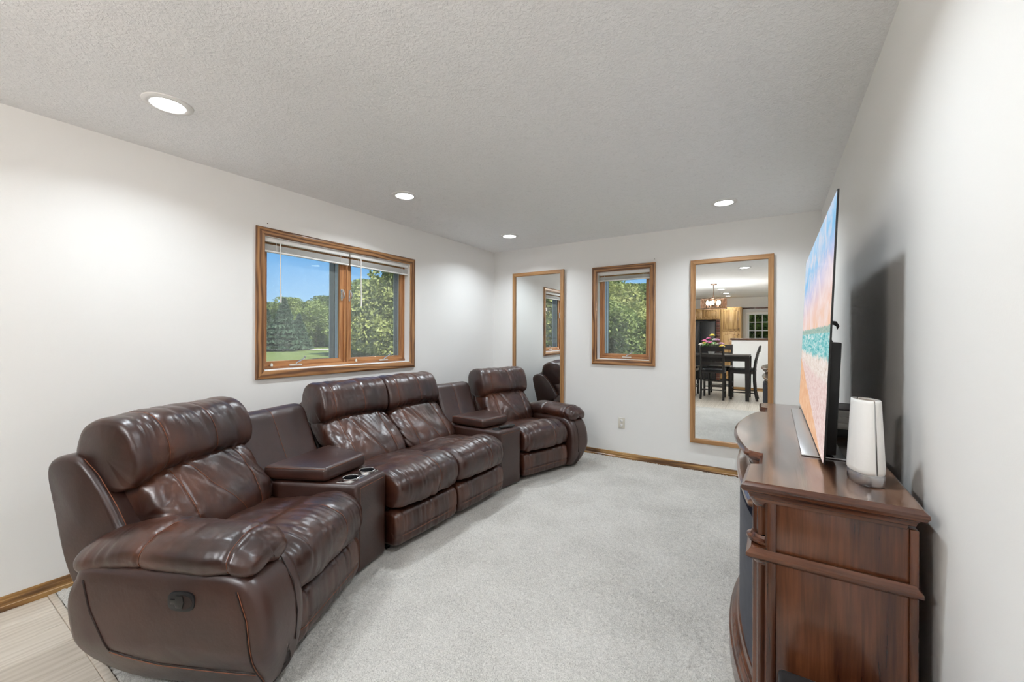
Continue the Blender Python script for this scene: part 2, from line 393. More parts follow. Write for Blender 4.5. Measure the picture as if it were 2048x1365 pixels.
# ---------------------------------------------------------------- mitred frames
def mitred(parent, axis, pos, sgn, rect, prof, mats, name='casing_board', inward=False):
    """four boards around rect (a0,a1,z0,z1); prof=[(across from inner edge outward, stand-off from wall)] closed"""
    a0, a1, z0, z1 = rect
    s = -1 if inward else 1
    def corner(i, c):
        return [(a0 - c * s, z0 - c * s), (a1 + c * s, z0 - c * s), (a1 + c * s, z1 + c * s), (a0 - c * s, z1 + c * s)][i]
    n = len(prof); out = []
    for side in range(4):
        i, j = side, (side + 1) % 4; V = []
        for k in (i, j):
            for (c, d) in prof:
                a, z = corner(k, c)
                V.append((pos + sgn * d, a, z) if axis == 'x' else (a, pos + sgn * d, z))
        Fc = [(q, (q + 1) % n, n + (q + 1) % n, n + q) for q in range(n)] + [tuple(range(n - 1, -1, -1)), tuple(range(n, 2 * n))]
        mat = mats[0] if side in (0, 2) else mats[1]
        o = mesh(name, V, Fc, mat, parent, False, True)
        bm = bmesh.new(); bm.from_mesh(o.data); bmesh.ops.recalc_face_normals(bm, faces=bm.faces); bm.to_mesh(o.data); bm.free()
        shade(o, .6); out.append(o)
    return out
CAS = [(0, 0), (0, .010), (.004, .013), (.020, .015), (.040, .019), (.052, .020), (.057, .018), (.060, .012), (.060, 0)]
def sash(parent, axis, pos, sgn, rect, crank_at=None):
    """casement: wood sash inside, pane, grey cladding outside. pos = room face of the sash, sgn = outward"""
    ha = 'y' if axis == 'x' else 'x'
    a0, a1, z0, z1 = rect
    w = [(0, 0), (.030, 0), (.036, .004), (.036, .024), (0, .024)]
    mitred(parent, axis, pos, sgn, rect, w, (M['sash_' + ha], M['sash_z']), 'sash_rail', True)
    g = .030; d0, d1 = pos + sgn * .016, pos + sgn * .020
    gr = (a0 + g, a1 - g); zr = (z0 + g, z1 - g)
    lo, hi = min(d0, d1), max(d0, d1)
    if axis == 'x': box('pane', (lo, hi), gr, zr, M['glass'], parent, 0, True)
    else: box('pane', gr, (lo, hi), zr, M['glass'], parent, 0, True)
    mitred(parent, axis, pos + sgn * .025, sgn, rect, [(0, 0), (.026, 0), (.032, .006), (.032, .016), (0, .016)], (M['pale_frame'], M['pale_frame']), 'screen_frame', True)
    e0, e1 = sorted((pos + sgn * .0335, pos + sgn * .0340))
    if axis == 'x': box('insect_screen', (e0, e1), (a0 + .02, a1 - .02), (z0 + .02, z1 - .02), M['screen_mesh'], parent, 0, True)
    else: box('insect_screen', (a0 + .02, a1 - .02), (e0, e1), (z0 + .02, z1 - .02), M['screen_mesh'], parent, 0, True)
    mitred(parent, axis, pos + sgn * .042, sgn, rect, [(-.004, 0), (.030, 0), (.030, .035), (-.004, .035)], (M['grey_frame'], M['grey_frame']), 'outer_cladding', True)
def crank(parent, axis, p, sgn, flip=1):
    a = np.array(p, float)
    def w(u, d, z): return (a[0] + sgn * d, a[1] + u, a[2] + z) if axis == 'x' else (a[0] + u, a[1] + sgn * d, a[2] + z)
    bs = [(w(-.05, 0, 0), w(.05, .018, .012))]
    q = bs[0]; rng = tuple((min(q[0][k], q[1][k]), max(q[0][k], q[1][k])) for k in range(3))
    c = boxes('crank_base', [rng], M['almond'], parent, .004, True)
    V, Fc = tubev([w(.0, .012, .010), w(.0, .022, .024), w(.012 * flip, .026, .03), w(.05 * flip, .026, .048), w(.062 * flip, .028, .060)], .005)
    o = mesh('crank_handle', [tuple(v) for v in V], Fc, M['chrome'], parent, True, True)
    lathe('crank_knob', [(.0, -.008), (.006, -.006), (.008, 0), (.006, .010), (0, .012)], M['chrome'], parent, 10, w(.064 * flip, .028, .064), True)
# window_1 : double casement in the left wall
w1 = structure(thing('window_1', None, None, (XL, (W1[0] + W1[1]) / 2, W1[2])), 'oak-trimmed double casement window above the sofa', 'window')
mitred(w1, 'x', XL, 1, W1, CAS, (M['oak_y'], M['oak_z']))
JD = .075
boxes('jamb', [((XL - T, XL + .002), (W1[0] - .012, W1[0] + .004), (W1[2], W1[3])), ((XL - T, XL + .002), (W1[1] - .004, W1[1] + .012), (W1[2], W1[3])),
               ((XL - T, XL + .002), (W1[0], W1[1]), (W1[3] - .004, W1[3] + .012))], M['white'], w1, 0, True)
box('stool', (XL - T, XL + .004), (W1[0], W1[1]), (W1[2] - .012, W1[2] + .006), M['white'], w1, .002, True)
ym = 2.26
sx = XL - JD
boxes('mullion', [((sx - .05, sx + .012), (ym - .022, ym - .002), (W1[2], W1[3])), ((sx - .05, sx + .012), (ym + .002, ym + .022), (W1[2], W1[3]))], M['sash_z'], w1, .003, True)
boxes('frame_stop', [((sx - .05, sx + .006), (W1[1] - .022, W1[1] - .004), (W1[2], W1[3])), ((sx - .05, sx + .006), (W1[0] + .004, W1[0] + .022), (W1[2], W1[3]))], M['sash_z'], w1, .003, True)
boxes('sill_rail', [((sx - .05, sx + .014), (W1[0] + .004, W1[1] - .004), (W1[2] + .006, W1[2] + .028))], M['sash_y'], w1, .003, True)
sash(w1, 'x', sx, -1, (W1[0] + .022, ym - .022, W1[2] + .028, W1[3] - .004))
sash(w1, 'x', sx, -1, (ym + .022, W1[1] - .022, W1[2] + .028, W1[3] - .004))
crank(w1, 'x', (sx + .014, 1.80, W1[2] + .022), 1, 1); crank(w1, 'x', (sx + .014, 2.66, W1[2] + .022), 1, 1)
for yy in (ym - .045, ym + .03):
    tube('sash_lock', [(sx + .012, yy, 1.66), (sx + .035, yy + .004, 1.668), (sx + .040, yy + .004, 1.70), (sx + .030, yy - .004, 1.735)], .006, M['chrome'], w1, 8, False, True)
    box('lock_plate', (sx + .0, sx + .013), (yy - .008, yy + .008), (1.64, 1.74), M['chrome'], w1, .003, True)
for yy, zz in ((1.62, 0), (2.36, 0)):
    lathe('sash_clip', [(.010, 0), (.010, .014), (.006, .022), (0, .024)], M['almond'], w1, 10, (sx + .014, yy, W1[2] + .026), True)
for nm, yy, segs in (('left', ym - .022, ((.026, .070, 'pale_frame'), (.078, .088, 'black'), (.088, .150, 'grey_frame'), (.150, .158, 'white_plastic'))), ('right', W1[1] - .022, ((.026, .036, 'white_plastic'), (.040, .092, 'grey_frame'), (.092, .099, 'white_plastic')))):  # the black segment is a solid strip painting the shaded gap
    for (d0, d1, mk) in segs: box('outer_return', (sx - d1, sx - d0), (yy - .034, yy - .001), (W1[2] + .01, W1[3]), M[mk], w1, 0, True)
# window_2 : single casement in the back wall
w2 = structure(thing('window_2', None, None, ((W2[0] + W2[1]) / 2, YF, W2[2])), 'small oak-trimmed casement window between the mirrors', 'window')
mitred(w2, 'y', YF, -1, W2, CAS, (M['oak_x'], M['oak_z']))
boxes('jamb', [((W2[0] - .012, W2[0] + .004), (YF - .002, YF + T), (W2[2], W2[3])), ((W2[1] - .004, W2[1] + .012), (YF - .002, YF + T), (W2[2], W2[3])),
               ((W2[0], W2[1]), (YF - .002, YF + T), (W2[3] - .004, W2[3] + .012))], M['white'], w2, 0, True)
box('stool', (W2[0], W2[1]), (YF - .004, YF + T), (W2[2] - .012, W2[2] + .006), M['white'], w2, .002, True)
sy = YF + JD
boxes('frame_stop', [((W2[0] + .004, W2[0] + .022), (sy - .006, sy + .05), (W2[2], W2[3])), ((W2[1] - .022, W2[1] - .004), (sy - .006, sy + .05), (W2[2], W2[3]))], M['sash_z'], w2, .003, True)
box('sill_rail', (W2[0] + .004, W2[1] - .004), (sy - .014, sy + .05), (W2[2] + .006, W2[2] + .028), M['sash_x'], w2, .003, True)
sash(w2, 'y', sy, 1, (W2[0] + .022, W2[1] - .022, W2[2] + .028, W2[3] - .004))
for (d0, d1, mk) in ((.026, .050, 'pale_frame'), (.050, .092, 'grey_frame'), (.092, .125, 'pale_frame'), (.125, .150, 'grey_frame')):
    box('outer_return', (W2[0] + .023, W2[0] + .056), (sy + d0, sy + d1), (W2[2] + .01, W2[3]), M[mk], w2, 0, True)
crank(w2, 'y', ((W2[0] + W2[1]) / 2 + .03, sy - .014, W2[2] + .022), -1, 1)
# ---------------------------------------------------------------- raised mini blinds
def blind(label, axis, p0, p1, depth, ztop, wand_at, wand_len, nsl=9, sag=0.0):
    mid = (p0 + p1) / 2
    t = thing('mini_blind', label, 'blind', (depth, mid, ztop) if axis == 'x' else (mid, depth, ztop), 0, 'raised white mini blinds')
    def rb(a, b, d0, d1, z0, z1): return ((depth + d0, depth + d1), (a, b), (z0, z1)) if axis == 'x' else ((a, b), (depth + d0, depth + d1), (z0, z1))
    boxes('headrail', [rb(p0, p1, -.014, .014, ztop - .030, ztop)], M['blind'], t, .002, True)
    z = ztop - .036
    sm_ = None
    for k in range(nsl):
        z -= .0042 + (.010 if k == 0 else 0)
        tilt = .002 * ((k * 7) % 3 - 1)
        boxes('slat', [rb(p0 + .004, p1 - .004 + tilt, -.0125, .0125, z - .0012, z + .0004)], M['blind'], t, 0, True)
    z -= .004
    boxes('bottom_rail', [rb(p0 + .002, p1 - .002, -.012, .012, z - .014, z)], M['blind'], t, .003, True)
    fs = .018 if axis == 'x' else -.018
    def pt(a, d, z): return (depth + d, a, z) if axis == 'x' else (a, depth + d, z)
    for q in (.12, .88):
        a = p0 + (p1 - p0) * q
        tube('ladder_cord', [pt(a, fs * .8, ztop - .02), pt(a, fs * .8, z)], .0016, M['blind'], t, 6, False, True)
    if wand_len:
        tube('tilt_wand', [pt(wand_at, fs, ztop - .016), pt(wand_at, fs * 1.1, ztop - wand_len * .5), pt(wand_at + .004, fs * 1.1, ztop - wand_len)], .0042, M['blind'], t, 6, False, True)
        tube('wand_grip', [pt(wand_at + .004, fs * 1.1, ztop - wand_len + .06), pt(wand_at + .004, fs * 1.1, ztop - wand_len - .004)], .0062, M['blind'], t, 6, False, True)
    return t
bd = XL - .028
blind('raised white mini blind over the left pane of the double window', 'x', W1[0] + .008, ym - .006, bd, W1[3] - .005, 1.655, .47, 10)
blind('raised white mini blind over the right pane of the double window', 'x', ym + .006, W1[1] - .008, bd, W1[3] - .005, 2.37, .45, 10)
blind('raised white mini blind in the small window between the mirrors', 'y', W2[0] + .008, W2[1] - .008, YF + .028, W2[3] - .005, 0, 0, 8)
# ---------------------------------------------------------------- recessed lamps
def downlight(x, y, label, grp, power=1.0):
    t = thing('recessed_light', label, 'ceiling light', (x, y, H), 0, grp)
    lathe('trim_ring', [(.068, -.001), (.068, -.008), (.074, -.0105), (.088, -.009), (.098, -.004), (.099, 0)], M['white_plastic'], t, 40)
    lathe('lens', [(.0675, -.004), (.0675, -.006), (.04, -.0068), (.001, -.007)], M['lens'], t, 32)
    ld = bpy.data.lights.new('lamp', 'AREA'); ld.shape = 'DISK'; ld.size = .13; ld.energy = LAMP_W * power; ld.spread = LAMP_SPREAD; ld.color = (.86, .945, 1.0)
    lo = bpy.data.objects.new('lamp', ld); COL.objects.link(lo); lo.parent = t; lo.location = (0, 0, -.0125)
G1 = 'recessed ceiling lamps of the sitting room'; G2 = 'recessed ceiling lamps of the kitchen'
downlight(-2.45, .762, 'round recessed ceiling lamp above the nearest recliner, largest in view', G1, .72)
downlight(-2.453, 2.257, 'round recessed ceiling lamp above the double window', G1)
downlight(-2.455, 3.775, 'round recessed ceiling lamp near the left corner of the back wall', G1)
downlight(-.352, 3.76, 'round recessed ceiling lamp before the right mirror', G1)
downlight(-.41, 1.20, 'round recessed ceiling lamp seen only at the top of the right mirror', G1)
downlight(-1.09, -2.26, 'kitchen ceiling lamp nearest the chandelier, in the mirror', G2, .4)
downlight(-1.085, -3.43, 'middle one of the three kitchen ceiling lamps in the mirror', G2, .4)
downlight(-1.11, -4.35, 'farthest kitchen ceiling lamp in the mirror, by the cabinets', G2, .4)
# ---------------------------------------------------------------- tall framed mirrors
def wall_mirror(label, x0, x1, z0, z1, tilt):
    t = thing('wall_mirror', label, 'mirror', ((x0 + x1) / 2, YF - .002, z0), 0, 'tall oak-framed wall mirrors')
    t.rotation_euler = (tilt, 0, 0)
    hw = (x1 - x0) / 2; hh = z1 - z0; dp = .028
    w = .045
    prof = [(0, 0), (0, dp - .006), (.006, dp), (w - .004, dp), (w, dp - .004), (w, 0)]
    # local coordinates: built about the empty (no world shift because of the tilt)
    rect = (-hw + w, hw - w, w, hh - w)
    a0, a1, q0, q1 = rect; n = len(prof)
    def corner(i, c): return [(a0 - c, q0 - c), (a1 + c, q0 - c), (a1 + c, q1 + c), (a0 - c, q1 + c)][i]
    off = .004
    for side in range(4):
        V = []
        for k in (side, (side + 1) % 4):
            for (c, d) in prof:
                a, z = corner(k, c); V.append((a, -d - off, z))
        Fc = [(q, (q + 1) % n, n + (q + 1) % n, n + q) for q in range(n)] + [tuple(range(n - 1, -1, -1)), tuple(range(n, 2 * n))]
        o = mesh('frame_board', V, Fc, M['moak_x'] if side in (0, 2) else M['moak_z'], t)
        bm = bmesh.new(); bm.from_mesh(o.data); bmesh.ops.recalc_face_normals(bm, faces=bm.faces); bm.to_mesh(o.data); bm.free(); shade(o, .6)
    box('glass', (a0 - .006, a1 + .006), (-.012 - off, -.006 - off), (q0 - .006, q1 + .006), M['mirror'], t)
    box('backing', (-hw + .004, hw - .004), (-.005 - off, 0 - off), (.004, hh - .004), M['dark_wood'], t)
wall_mirror('tall oak-framed mirror in the corner, partly hidden by the far recliner', -2.81, -2.095, .32, 2.132, .0037)
wall_mirror('tall oak-framed mirror beside the television, reflecting the dining table', -.706, -.004, .286, 2.097, .0045)
# ---------------------------------------------------------------- wall outlet
ol = thing('wall_outlet', 'almond duplex wall outlet between the far recliner and the mirror', 'outlet', (-1.405, YF, .39))
box('cover_plate', (-1.440, -1.370), (YF - .007, YF), (.333, .449), M['almond'], ol, .003, True)
for zc in (.366, .416):
    s_ = lathe('socket', [(.0165, 0), (.0165, .003), (.015, .004), (0, .004)], M['white_plastic'], ol, 20, (0, 0, 0))
    s_.rotation_euler = (math.pi / 2, 0, 0); s_.location = (0, -.0075, zc - .39)
    for dx in (-.006, .006): box('slot', (dx - .001, dx + .001), (-.004, .005), (.0038, .0046), M['black'], s_)
lathe('screw', [(.003, 0), (.003, .002), (0, .003)], M['silver'], ol, 8, (-1.405, YF - .008, .391), True)
# a picture nail left in the wall over the double window, and one by the small window
for lab, p, ax in (('small nail in the wall above the double window', (XL, 1.555, 2.150), 0), ('small nail in the wall above the small window', (-1.06, YF, 2.152), 1)):
    nl = tag(tube('wall_nail', [p, (p[0] + (.012 if ax == 0 else 0), p[1] - (.012 if ax else 0), p[2] + .003)], .0022, M['bronze'], None, 6), lab, 'nail')
# ---------------------------------------------------------------- leather seating
def spline(ctrl, n, closed=True):
    P = np.array(ctrl, float); m = len(P); out = []; tk = []
    fine = 24
    pts = []
    for i in range(m):
        p0, p1, p2, p3 = P[i - 1], P[i], P[(i + 1) % m], P[(i + 2) % m]
        for k in range(fine):
            t = k / fine
            pts.append(.5 * (2 * p1 + (p2 - p0) * t + (2 * p0 - 5 * p1 + 4 * p2 - p3) * t * t + (3 * p1 - p0 - 3 * p2 + p3) * t ** 3))
    pts = np.array(pts); nxt = np.roll(pts, -1, 0); seg = np.linalg.norm(nxt - pts, axis=1); cum = np.concatenate([[0], np.cumsum(seg)])
    tot = cum[-1]; tk = [cum[i * fine] / tot for i in range(m)] + [1.0]
    q = np.arange(n) / n * tot
    xs = np.interp(q, cum, np.append(pts[:, 0], pts[0, 0])); ys = np.interp(q, cum, np.append(pts[:, 1], pts[0, 1]))
    return np.stack([xs, ys], 1), tot, tk
def cushion(name, ctrl, v0, v1, mat, parent, mapf, ns=56, nt=84, re=.06, rd=.045, disp=None, seams=(), warp=None, thread=True, vd=.006, vw=.010, caps=False):
    """closed profile ctrl (a,b) swept from v0 to v1; mapf(a,b,v)->(x,y,z) arrays; seams=(va,vb,k0,k1) along the profile between control points"""
    prof, per, tk = spline(ctrl, nt)
    c = prof.mean(0); d = prof - c; dl = np.linalg.norm(d, axis=1)
    lin = np.linspace(0, 1, ns); s = lin + .13 * (np.sin(2 * np.pi * lin) * -1) / (2 * np.pi) * 1.6
    v = v0 + (v1 - v0) * s
    e = np.clip(np.minimum(v - v0, v1 - v) / re, 0, 1); inset = rd * (1 - np.sqrt(np.clip(1 - (1 - e) ** 2, 0, 1)))
    sc = np.clip(1 - inset[:, None] / dl[None, :], .12, 1)
    A = c[0] + d[None, :, 0] * sc; B = c[1] + d[None, :, 1] * sc; V = np.repeat(v[:, None], nt, 1)
    Tm = np.repeat((np.arange(nt) / nt * per)[None, :], ns, 0)
    if caps:
        ex = np.array([.18, .4, .62, .82])
        c2 = np.array([c[0], c[1]])
        def ring(A_, B_, V_, fs): return [np.stack([c2[0] + (A_ - c2[0]) * f for f in fs]), np.stack([c2[1] + (B_ - c2[1]) * f for f in fs]), np.repeat(V_[None, :], len(fs), 0)]
        h0 = ring(A[0], B[0], V[0], ex); h1 = ring(A[-1], B[-1], V[-1], ex[::-1])
        A = np.concatenate([h0[0], A, h1[0]]); B = np.concatenate([h0[1], B, h1[1]]); V = np.concatenate([h0[2], V, h1[2]])
        Tm = np.repeat(Tm[:1], len(A), 0); ns = len(A)
        v = np.concatenate([v[0] - 1e-6 * np.arange(4, 0, -1), v, v[-1] + 1e-6 * np.arange(1, 5)])
    if warp: A, B, V = warp(A, B, V)
    P = np.stack(mapf(A, B, V), -1)
    dt = np.roll(P, -1, 1) - np.roll(P, 1, 1); ds = np.gradient(P, axis=0)
    Nn = np.cross(ds, dt); Nn /= (np.linalg.norm(Nn, axis=-1, keepdims=True) + 1e-12)
    out = P - P.mean((0, 1)); 
    if (Nn * out).sum() < 0: Nn = -Nn
    D = np.zeros((ns, nt))
    if disp is not None: D = D + disp(V, Tm, A, B)
    for (va, vb, k0, k1) in seams:
        t0, t1 = tk[k0] * per, tk[k1] * per
        f = np.clip((Tm - t0) / (t1 - t0), 0, 1); vs = va + (vb - va) * f
        mask = ((Tm >= t0) & (Tm <= t1)).astype(float)
        D = D - vd * np.exp(-((V - vs) / vw) ** 2) * mask + fold(Tm * 42, V * 16, int(k0 * 7 + 5 + abs(va) * 100)) * .0042 * np.exp(-np.abs(V - vs) / .035) * mask
    P = P + Nn * D[..., None]
    verts = P.reshape(-1, 3).tolist(); faces = []
    for i in range(ns - 1):
        for k in range(nt):
            k2 = (k + 1) % nt; faces.append((i * nt + k, i * nt + k2, (i + 1) * nt + k2, (i + 1) * nt + k))
    n0 = len(verts); verts.append(P[0].mean(0).tolist()); verts.append(P[-1].mean(0).tolist())
    for k in range(nt):
        k2 = (k + 1) % nt; faces.append((n0, k2, k)); faces.append((n0 + 1, (ns - 1) * nt + k, (ns - 1) * nt + k2))
    o = mesh(name, verts, faces, mat, parent, True)
    bm = bmesh.new(); bm.from_mesh(o.data); bmesh.ops.recalc_face_normals(bm, faces=bm.faces); bm.to_mesh(o.data); bm.free()
    if seams and thread:
        L = []
        for (va, vb, k0, k1) in seams:
            m = 26; pts = []
            for q in range(m + 1):
                t = (tk[k0] + (tk[k1] - tk[k0]) * q / m) * nt; vv = va + (vb - va) * q / m
                i = float(np.interp(vv, v, np.arange(ns))); i0 = min(int(i), ns - 2); fi = i - i0; t0 = int(t) % nt; ft = t - int(t); t1 = (t0 + 1) % nt
                p = (P[i0, t0] * (1 - fi) + P[i0 + 1, t0] * fi) * (1 - ft) + (P[i0, t1] * (1 - fi) + P[i0 + 1, t1] * fi) * ft
                nn = Nn[i0, t0]; pts.append(p + nn * .0008)
            L.append(tubev(pts, .0013, 5))
        for V_, F_ in L: mesh('stitching', [tuple(p) for p in V_], F_, M['thread'], o, True)
    return o
def sew(name, L, mat, parent):
    for v_, f_ in L: mesh(name, [tuple(p) for p in v_], f_, mat, parent, True)
def uvz(a, b, v): return (a, v, b)
SEED = [0]
def fold(x, y, seed, k=2.0):
    """soft creases: smooth crests with narrow valleys, wandering by a slow warp"""
    w = x + .8 * (vnoise(x * .22 + 7, y * .6, seed + 31) - .5)
    n = vnoise(w, y * .55, seed); m_ = vnoise(x * .35, y * .8, seed + 77)
    return (np.sqrt((2 * n - 1) ** 2 + .03) * 1.15 - .6) * (.35 + .9 * m_) * 1.35
def wr_fine(V, Tm, s): return fold(V * 62 + Tm * 9, Tm * 22, s + 8) * .0012 + fold(Tm * 55 - V * 12, V * 20, s + 9) * .0010
def wr_seat(V, Tm, A, B):
    SEED[0] += 1; s = SEED[0] * 17
    front = sm(A, -.30, -.02)
    return wr_fine(V, Tm, s) + fold(V * 17, Tm * 5, s) * .0065 * (.45 + .8 * front) + fold(V * 36, Tm * 8, s + 1) * .0026 * (.3 + front) + (vnoise(V * 6, Tm * 6, s + 2) - .5) * .009 + fold(Tm * 15 + V * 5, V * 9, s + 3) * .007 * (1 - front)
def wr_foot(V, Tm, A, B):
    SEED[0] += 1; s = SEED[0] * 17
    return fold(V * 24, Tm * 3, s) * .0065 * (.45 + .55 * sm(B, .06, .2)) + fold(V * 46, Tm * 5, s + 1) * .0026 - .006 * np.exp(-((B - .115) / .007) ** 2) * (A > -.02)
def wr_back(V, Tm, A, B):
    SEED[0] += 1; s = SEED[0] * 17
    di = V * .75 + Tm * .6; dj = V * .75 - Tm * .6
    return wr_fine(V, Tm, s) + fold(di * 15, dj * 5, s) * .0085 + fold(dj * 13, di * 5, s + 1) * .0055 + fold(di * 34, dj * 9, s + 3) * .0026 + (vnoise(V * 5, Tm * 5, s + 2) - .5) * .016
def wr_head(V, Tm, A, B):
    SEED[0] += 1; s = SEED[0] * 17
    return wr_fine(V, Tm, s) + fold(V * 13 + Tm * 2, Tm * 5, s) * .0062 + fold(V * 30, Tm * 8, s + 1) * .0026 + (vnoise(V * 6, Tm * 4, s + 2) - .5) * .013
def wr_arm(V, Tm, A, B):
    SEED[0] += 1; s = SEED[0] * 17
    fr = sm(V, -.18, .02)
    return wr_fine(V, Tm, s) + fold(V * 17, Tm * 6, s) * .0070 * (.25 + fr) + fold(V * 34 + Tm * 6, Tm * 9, s + 1) * .0030 * (.3 + fr) + (vnoise(V * 7, Tm * 6, s + 2) - .5) * .012
def wr_flat(V, Tm, A, B):
    SEED[0] += 1; s = SEED[0] * 17
    return (vnoise(V * 5, Tm * 4, s) - .5) * .006
SEAT = [(-.01, .272), (.045, .31), (.060, .375), (.035, .445), (-.05, .492), (-.15, .492), (-.235, .462), (-.30, .462), (-.42, .452), (-.60, .435), (-.63, .36), (-.55, .29), (-.3, .268)]
FOOT = [(.0, .258), (.032, .235), (.044, .17), (.040, .10), (.018, .052), (-.05, .042), (-.09, .06), (-.09, .24), (-.05, .262)]
LUMB = [(-.475, .43), (-.455, .49), (-.475, .57), (-.535, .66), (-.60, .722), (-.68, .74), (-.77, .72), (-.74, .60), (-.67, .46), (-.58, .40)]
HEAD = [(-.605, .715), (-.570, .76), (-.572, .84), (-.612, .935), (-.675, .985), (-.775, .990), (-.850, .945), (-.872, .85), (-.85, .745), (-.75, .69), (-.665, .690)]
SHELL = [(-.76, .80), (-.80, .845), (-.86, .855), (-.915, .83), (-.915, .75), (-.84, .40), (-.78, .12), (-.74, .07), (-.70, .10), (-.70, .4)]
def seat_module(t, W, seed, head_w=None, arch=.030, back=0.0, ext=0.0):
    SEED[0] = seed
    h = W / 2; hw = (head_w or W) / 2
    def warp(A, B, V):
        x = np.clip(V / h, -1.1, 1.1); return A + .012 * (1 - x ** 2) - back * sm(B, .40, .74), B + arch * (1 - x ** 2) * np.exp(-((B - .72) / .07) ** 2), V
    def warp_seat(A, B, V):
        x = np.clip(V / h, -1, 1); k = 1 - x ** 2
        return A + .022 * k * sm(A, -.2, .05), B + .018 * k * sm(B, .3, .45), V
    box('base_frame', (-.72, -.06), (-h + .02, h - .02), (.035, .30), M['black'], t)
    for q in ((-.66, -h + .05), (-.66, h - .05), (-.10, -h + .05), (-.10, h - .05)): lathe('foot', [(.02, 0.004), (.02, .035)], M['black'], t, 10, (q[0], q[1], 0))
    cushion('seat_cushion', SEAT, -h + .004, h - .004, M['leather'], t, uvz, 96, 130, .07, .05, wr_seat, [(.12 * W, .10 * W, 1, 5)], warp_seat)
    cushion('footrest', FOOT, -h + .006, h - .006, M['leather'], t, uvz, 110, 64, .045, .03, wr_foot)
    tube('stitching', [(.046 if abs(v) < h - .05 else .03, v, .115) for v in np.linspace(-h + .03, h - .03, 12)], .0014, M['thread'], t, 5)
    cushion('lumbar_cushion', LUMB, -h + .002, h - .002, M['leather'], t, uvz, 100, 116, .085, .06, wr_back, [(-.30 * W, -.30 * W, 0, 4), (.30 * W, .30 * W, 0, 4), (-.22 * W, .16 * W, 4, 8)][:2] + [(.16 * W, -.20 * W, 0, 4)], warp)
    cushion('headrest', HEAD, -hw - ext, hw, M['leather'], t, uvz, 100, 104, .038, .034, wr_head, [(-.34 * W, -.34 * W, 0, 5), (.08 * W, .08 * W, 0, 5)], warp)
    cushion('back_shell', SHELL, -h + .012, h - .012, M['leather_flat'], t, uvz, 20, 60, .03, .02, wr_flat, (), lambda A, B, V: (A - back * sm(B, .2, .74), B, V))
def arm(t, W, sgn):
    """arm on the sgn side (v = sgn * (W/2 ...))"""
    h = W / 2
    # rolled pad, profile (across, z) swept along u
    PAD = [(.004, .52), (-.002, .57), (.045, .612), (.12, .626), (.195, .612), (.246, .572), (.249, .528), (.220, .498), (.14, .495), (.06, .485)]
    def mp(a, b, u): return (u, sgn * (h + a), b)
    def warp(A, B, U):
        dr = sm(U, -.06, .055) * .022 + sm(-U, .40, .72) * .055
        A2 = A + .012 * np.cos(U * 4)
        return A2, B - dr, U
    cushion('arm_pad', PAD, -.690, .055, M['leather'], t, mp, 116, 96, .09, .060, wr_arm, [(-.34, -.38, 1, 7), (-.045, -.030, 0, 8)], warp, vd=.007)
    # side panel: outline (u,z) swept along v
    SIDE = [(-.650, .46), (-.680, .38), (-.660, .26), (-.595, .11), (-.50, .042), (-.30, .022), (-.02, .022), (.055, .06), (.095, .17), (.105, .29), (.085, .40), (.03, .485), (-.10, .515), (-.40, .515), (-.61, .505)]
    def mp2(a, b, v): return (a, sgn * v, b)
    def camber(A, B, V):
        k = np.clip(1 - ((A + .32) / .46) ** 2, 0, 1) * np.clip(1 - ((B - .27) / .27) ** 2, 0, 1)
        return A, B, V + .022 * k * (V > h + .12) - .095 * sm(.26 - B, 0, .26) * (V > h + .12)
    o = cushion('side_panel', SIDE, h + .003, h + .238, M['leather_flat'], t, mp2, 30, 120, .055, .045, None, (), camber, caps=True)
    # welted seams on the outer face
    vo = sgn * (h + .240)
    def P(u, z):
        k = max(0, 1 - ((u + .32) / .46) ** 2) * max(0, 1 - ((z - .27) / .27) ** 2); tt = min(1, max(0, (.26 - z) / .26)); dz = tt * tt * (3 - 2 * tt) * .095
        return (u, sgn * (h + .2385 + .022 * k - dz), z)
    def path(pts, n=30):
        pts = np.array(pts, float); s = np.concatenate([[0], np.cumsum(np.linalg.norm(np.diff(pts, axis=0), axis=1))]); q = np.linspace(0, s[-1], n)
        return [P(a, b) for a, b in zip(np.interp(q, s, pts[:, 0]), np.interp(q, s, pts[:, 1]))]
    L = [tubev(path([(-.590, .46), (-.555, .36), (-.475, .225)]), .003, 6), tubev(path([(-.005, .455), (.03, .36), (.045, .24), (.045, .09)]), .003, 6), tubev(path([(-.475, .225), (-.30, .180), (.042, .150)]), .003, 6)]
    sew('piping', L, M['piping'], o)
    L = [tubev([(p[0], p[1] + sgn * .001, p[2] - .006) for p in path([(-.475, .225), (-.30, .180), (.042, .150)])], .0014, 5),
         tubev([(p[0] + .007, p[1] + sgn * .001, p[2]) for p in path([(-.005, .455), (.03, .36), (.045, .24), (.045, .09)])], .0014, 5)]
    sew('stitching', L, M['thread'], o)
    # inset welt on the front face of the arm
    fr = [(.034, .50), (.090, .40), (.108, .29), (.100, .18)]
    c0 = [tubev([(u, sgn * (h + .075), z) for u, z in fr], .003, 6), tubev([(.092, sgn * (h + a), .125) for a in (.075, .10, .14, .165)], .003, 6), tubev([(u, sgn * (h + .165), z) for u, z in fr], .003, 6)]
    sew('piping', [tubev([(u, sgn * (h + .075), z) for u, z in fr] + [], .003, 6)], M['piping'], o)
    # wing at the side of the backrest
    WING = [(-.60, .46), (-.66, .58), (-.74, .72), (-.83, .822), (-.915, .838), (-.975, .800), (-.965, .68), (-.90, .42), (-.80, .24), (-.70, .25)]
    o2 = cushion('back_wing', WING, h - .035, h + .075, M['leather_flat'], t, mp2, 22, 70, .03, .022, wr_flat)
    pts = [(-.605, .50), (-.68, .64), (-.765, .765), (-.83, .826)]
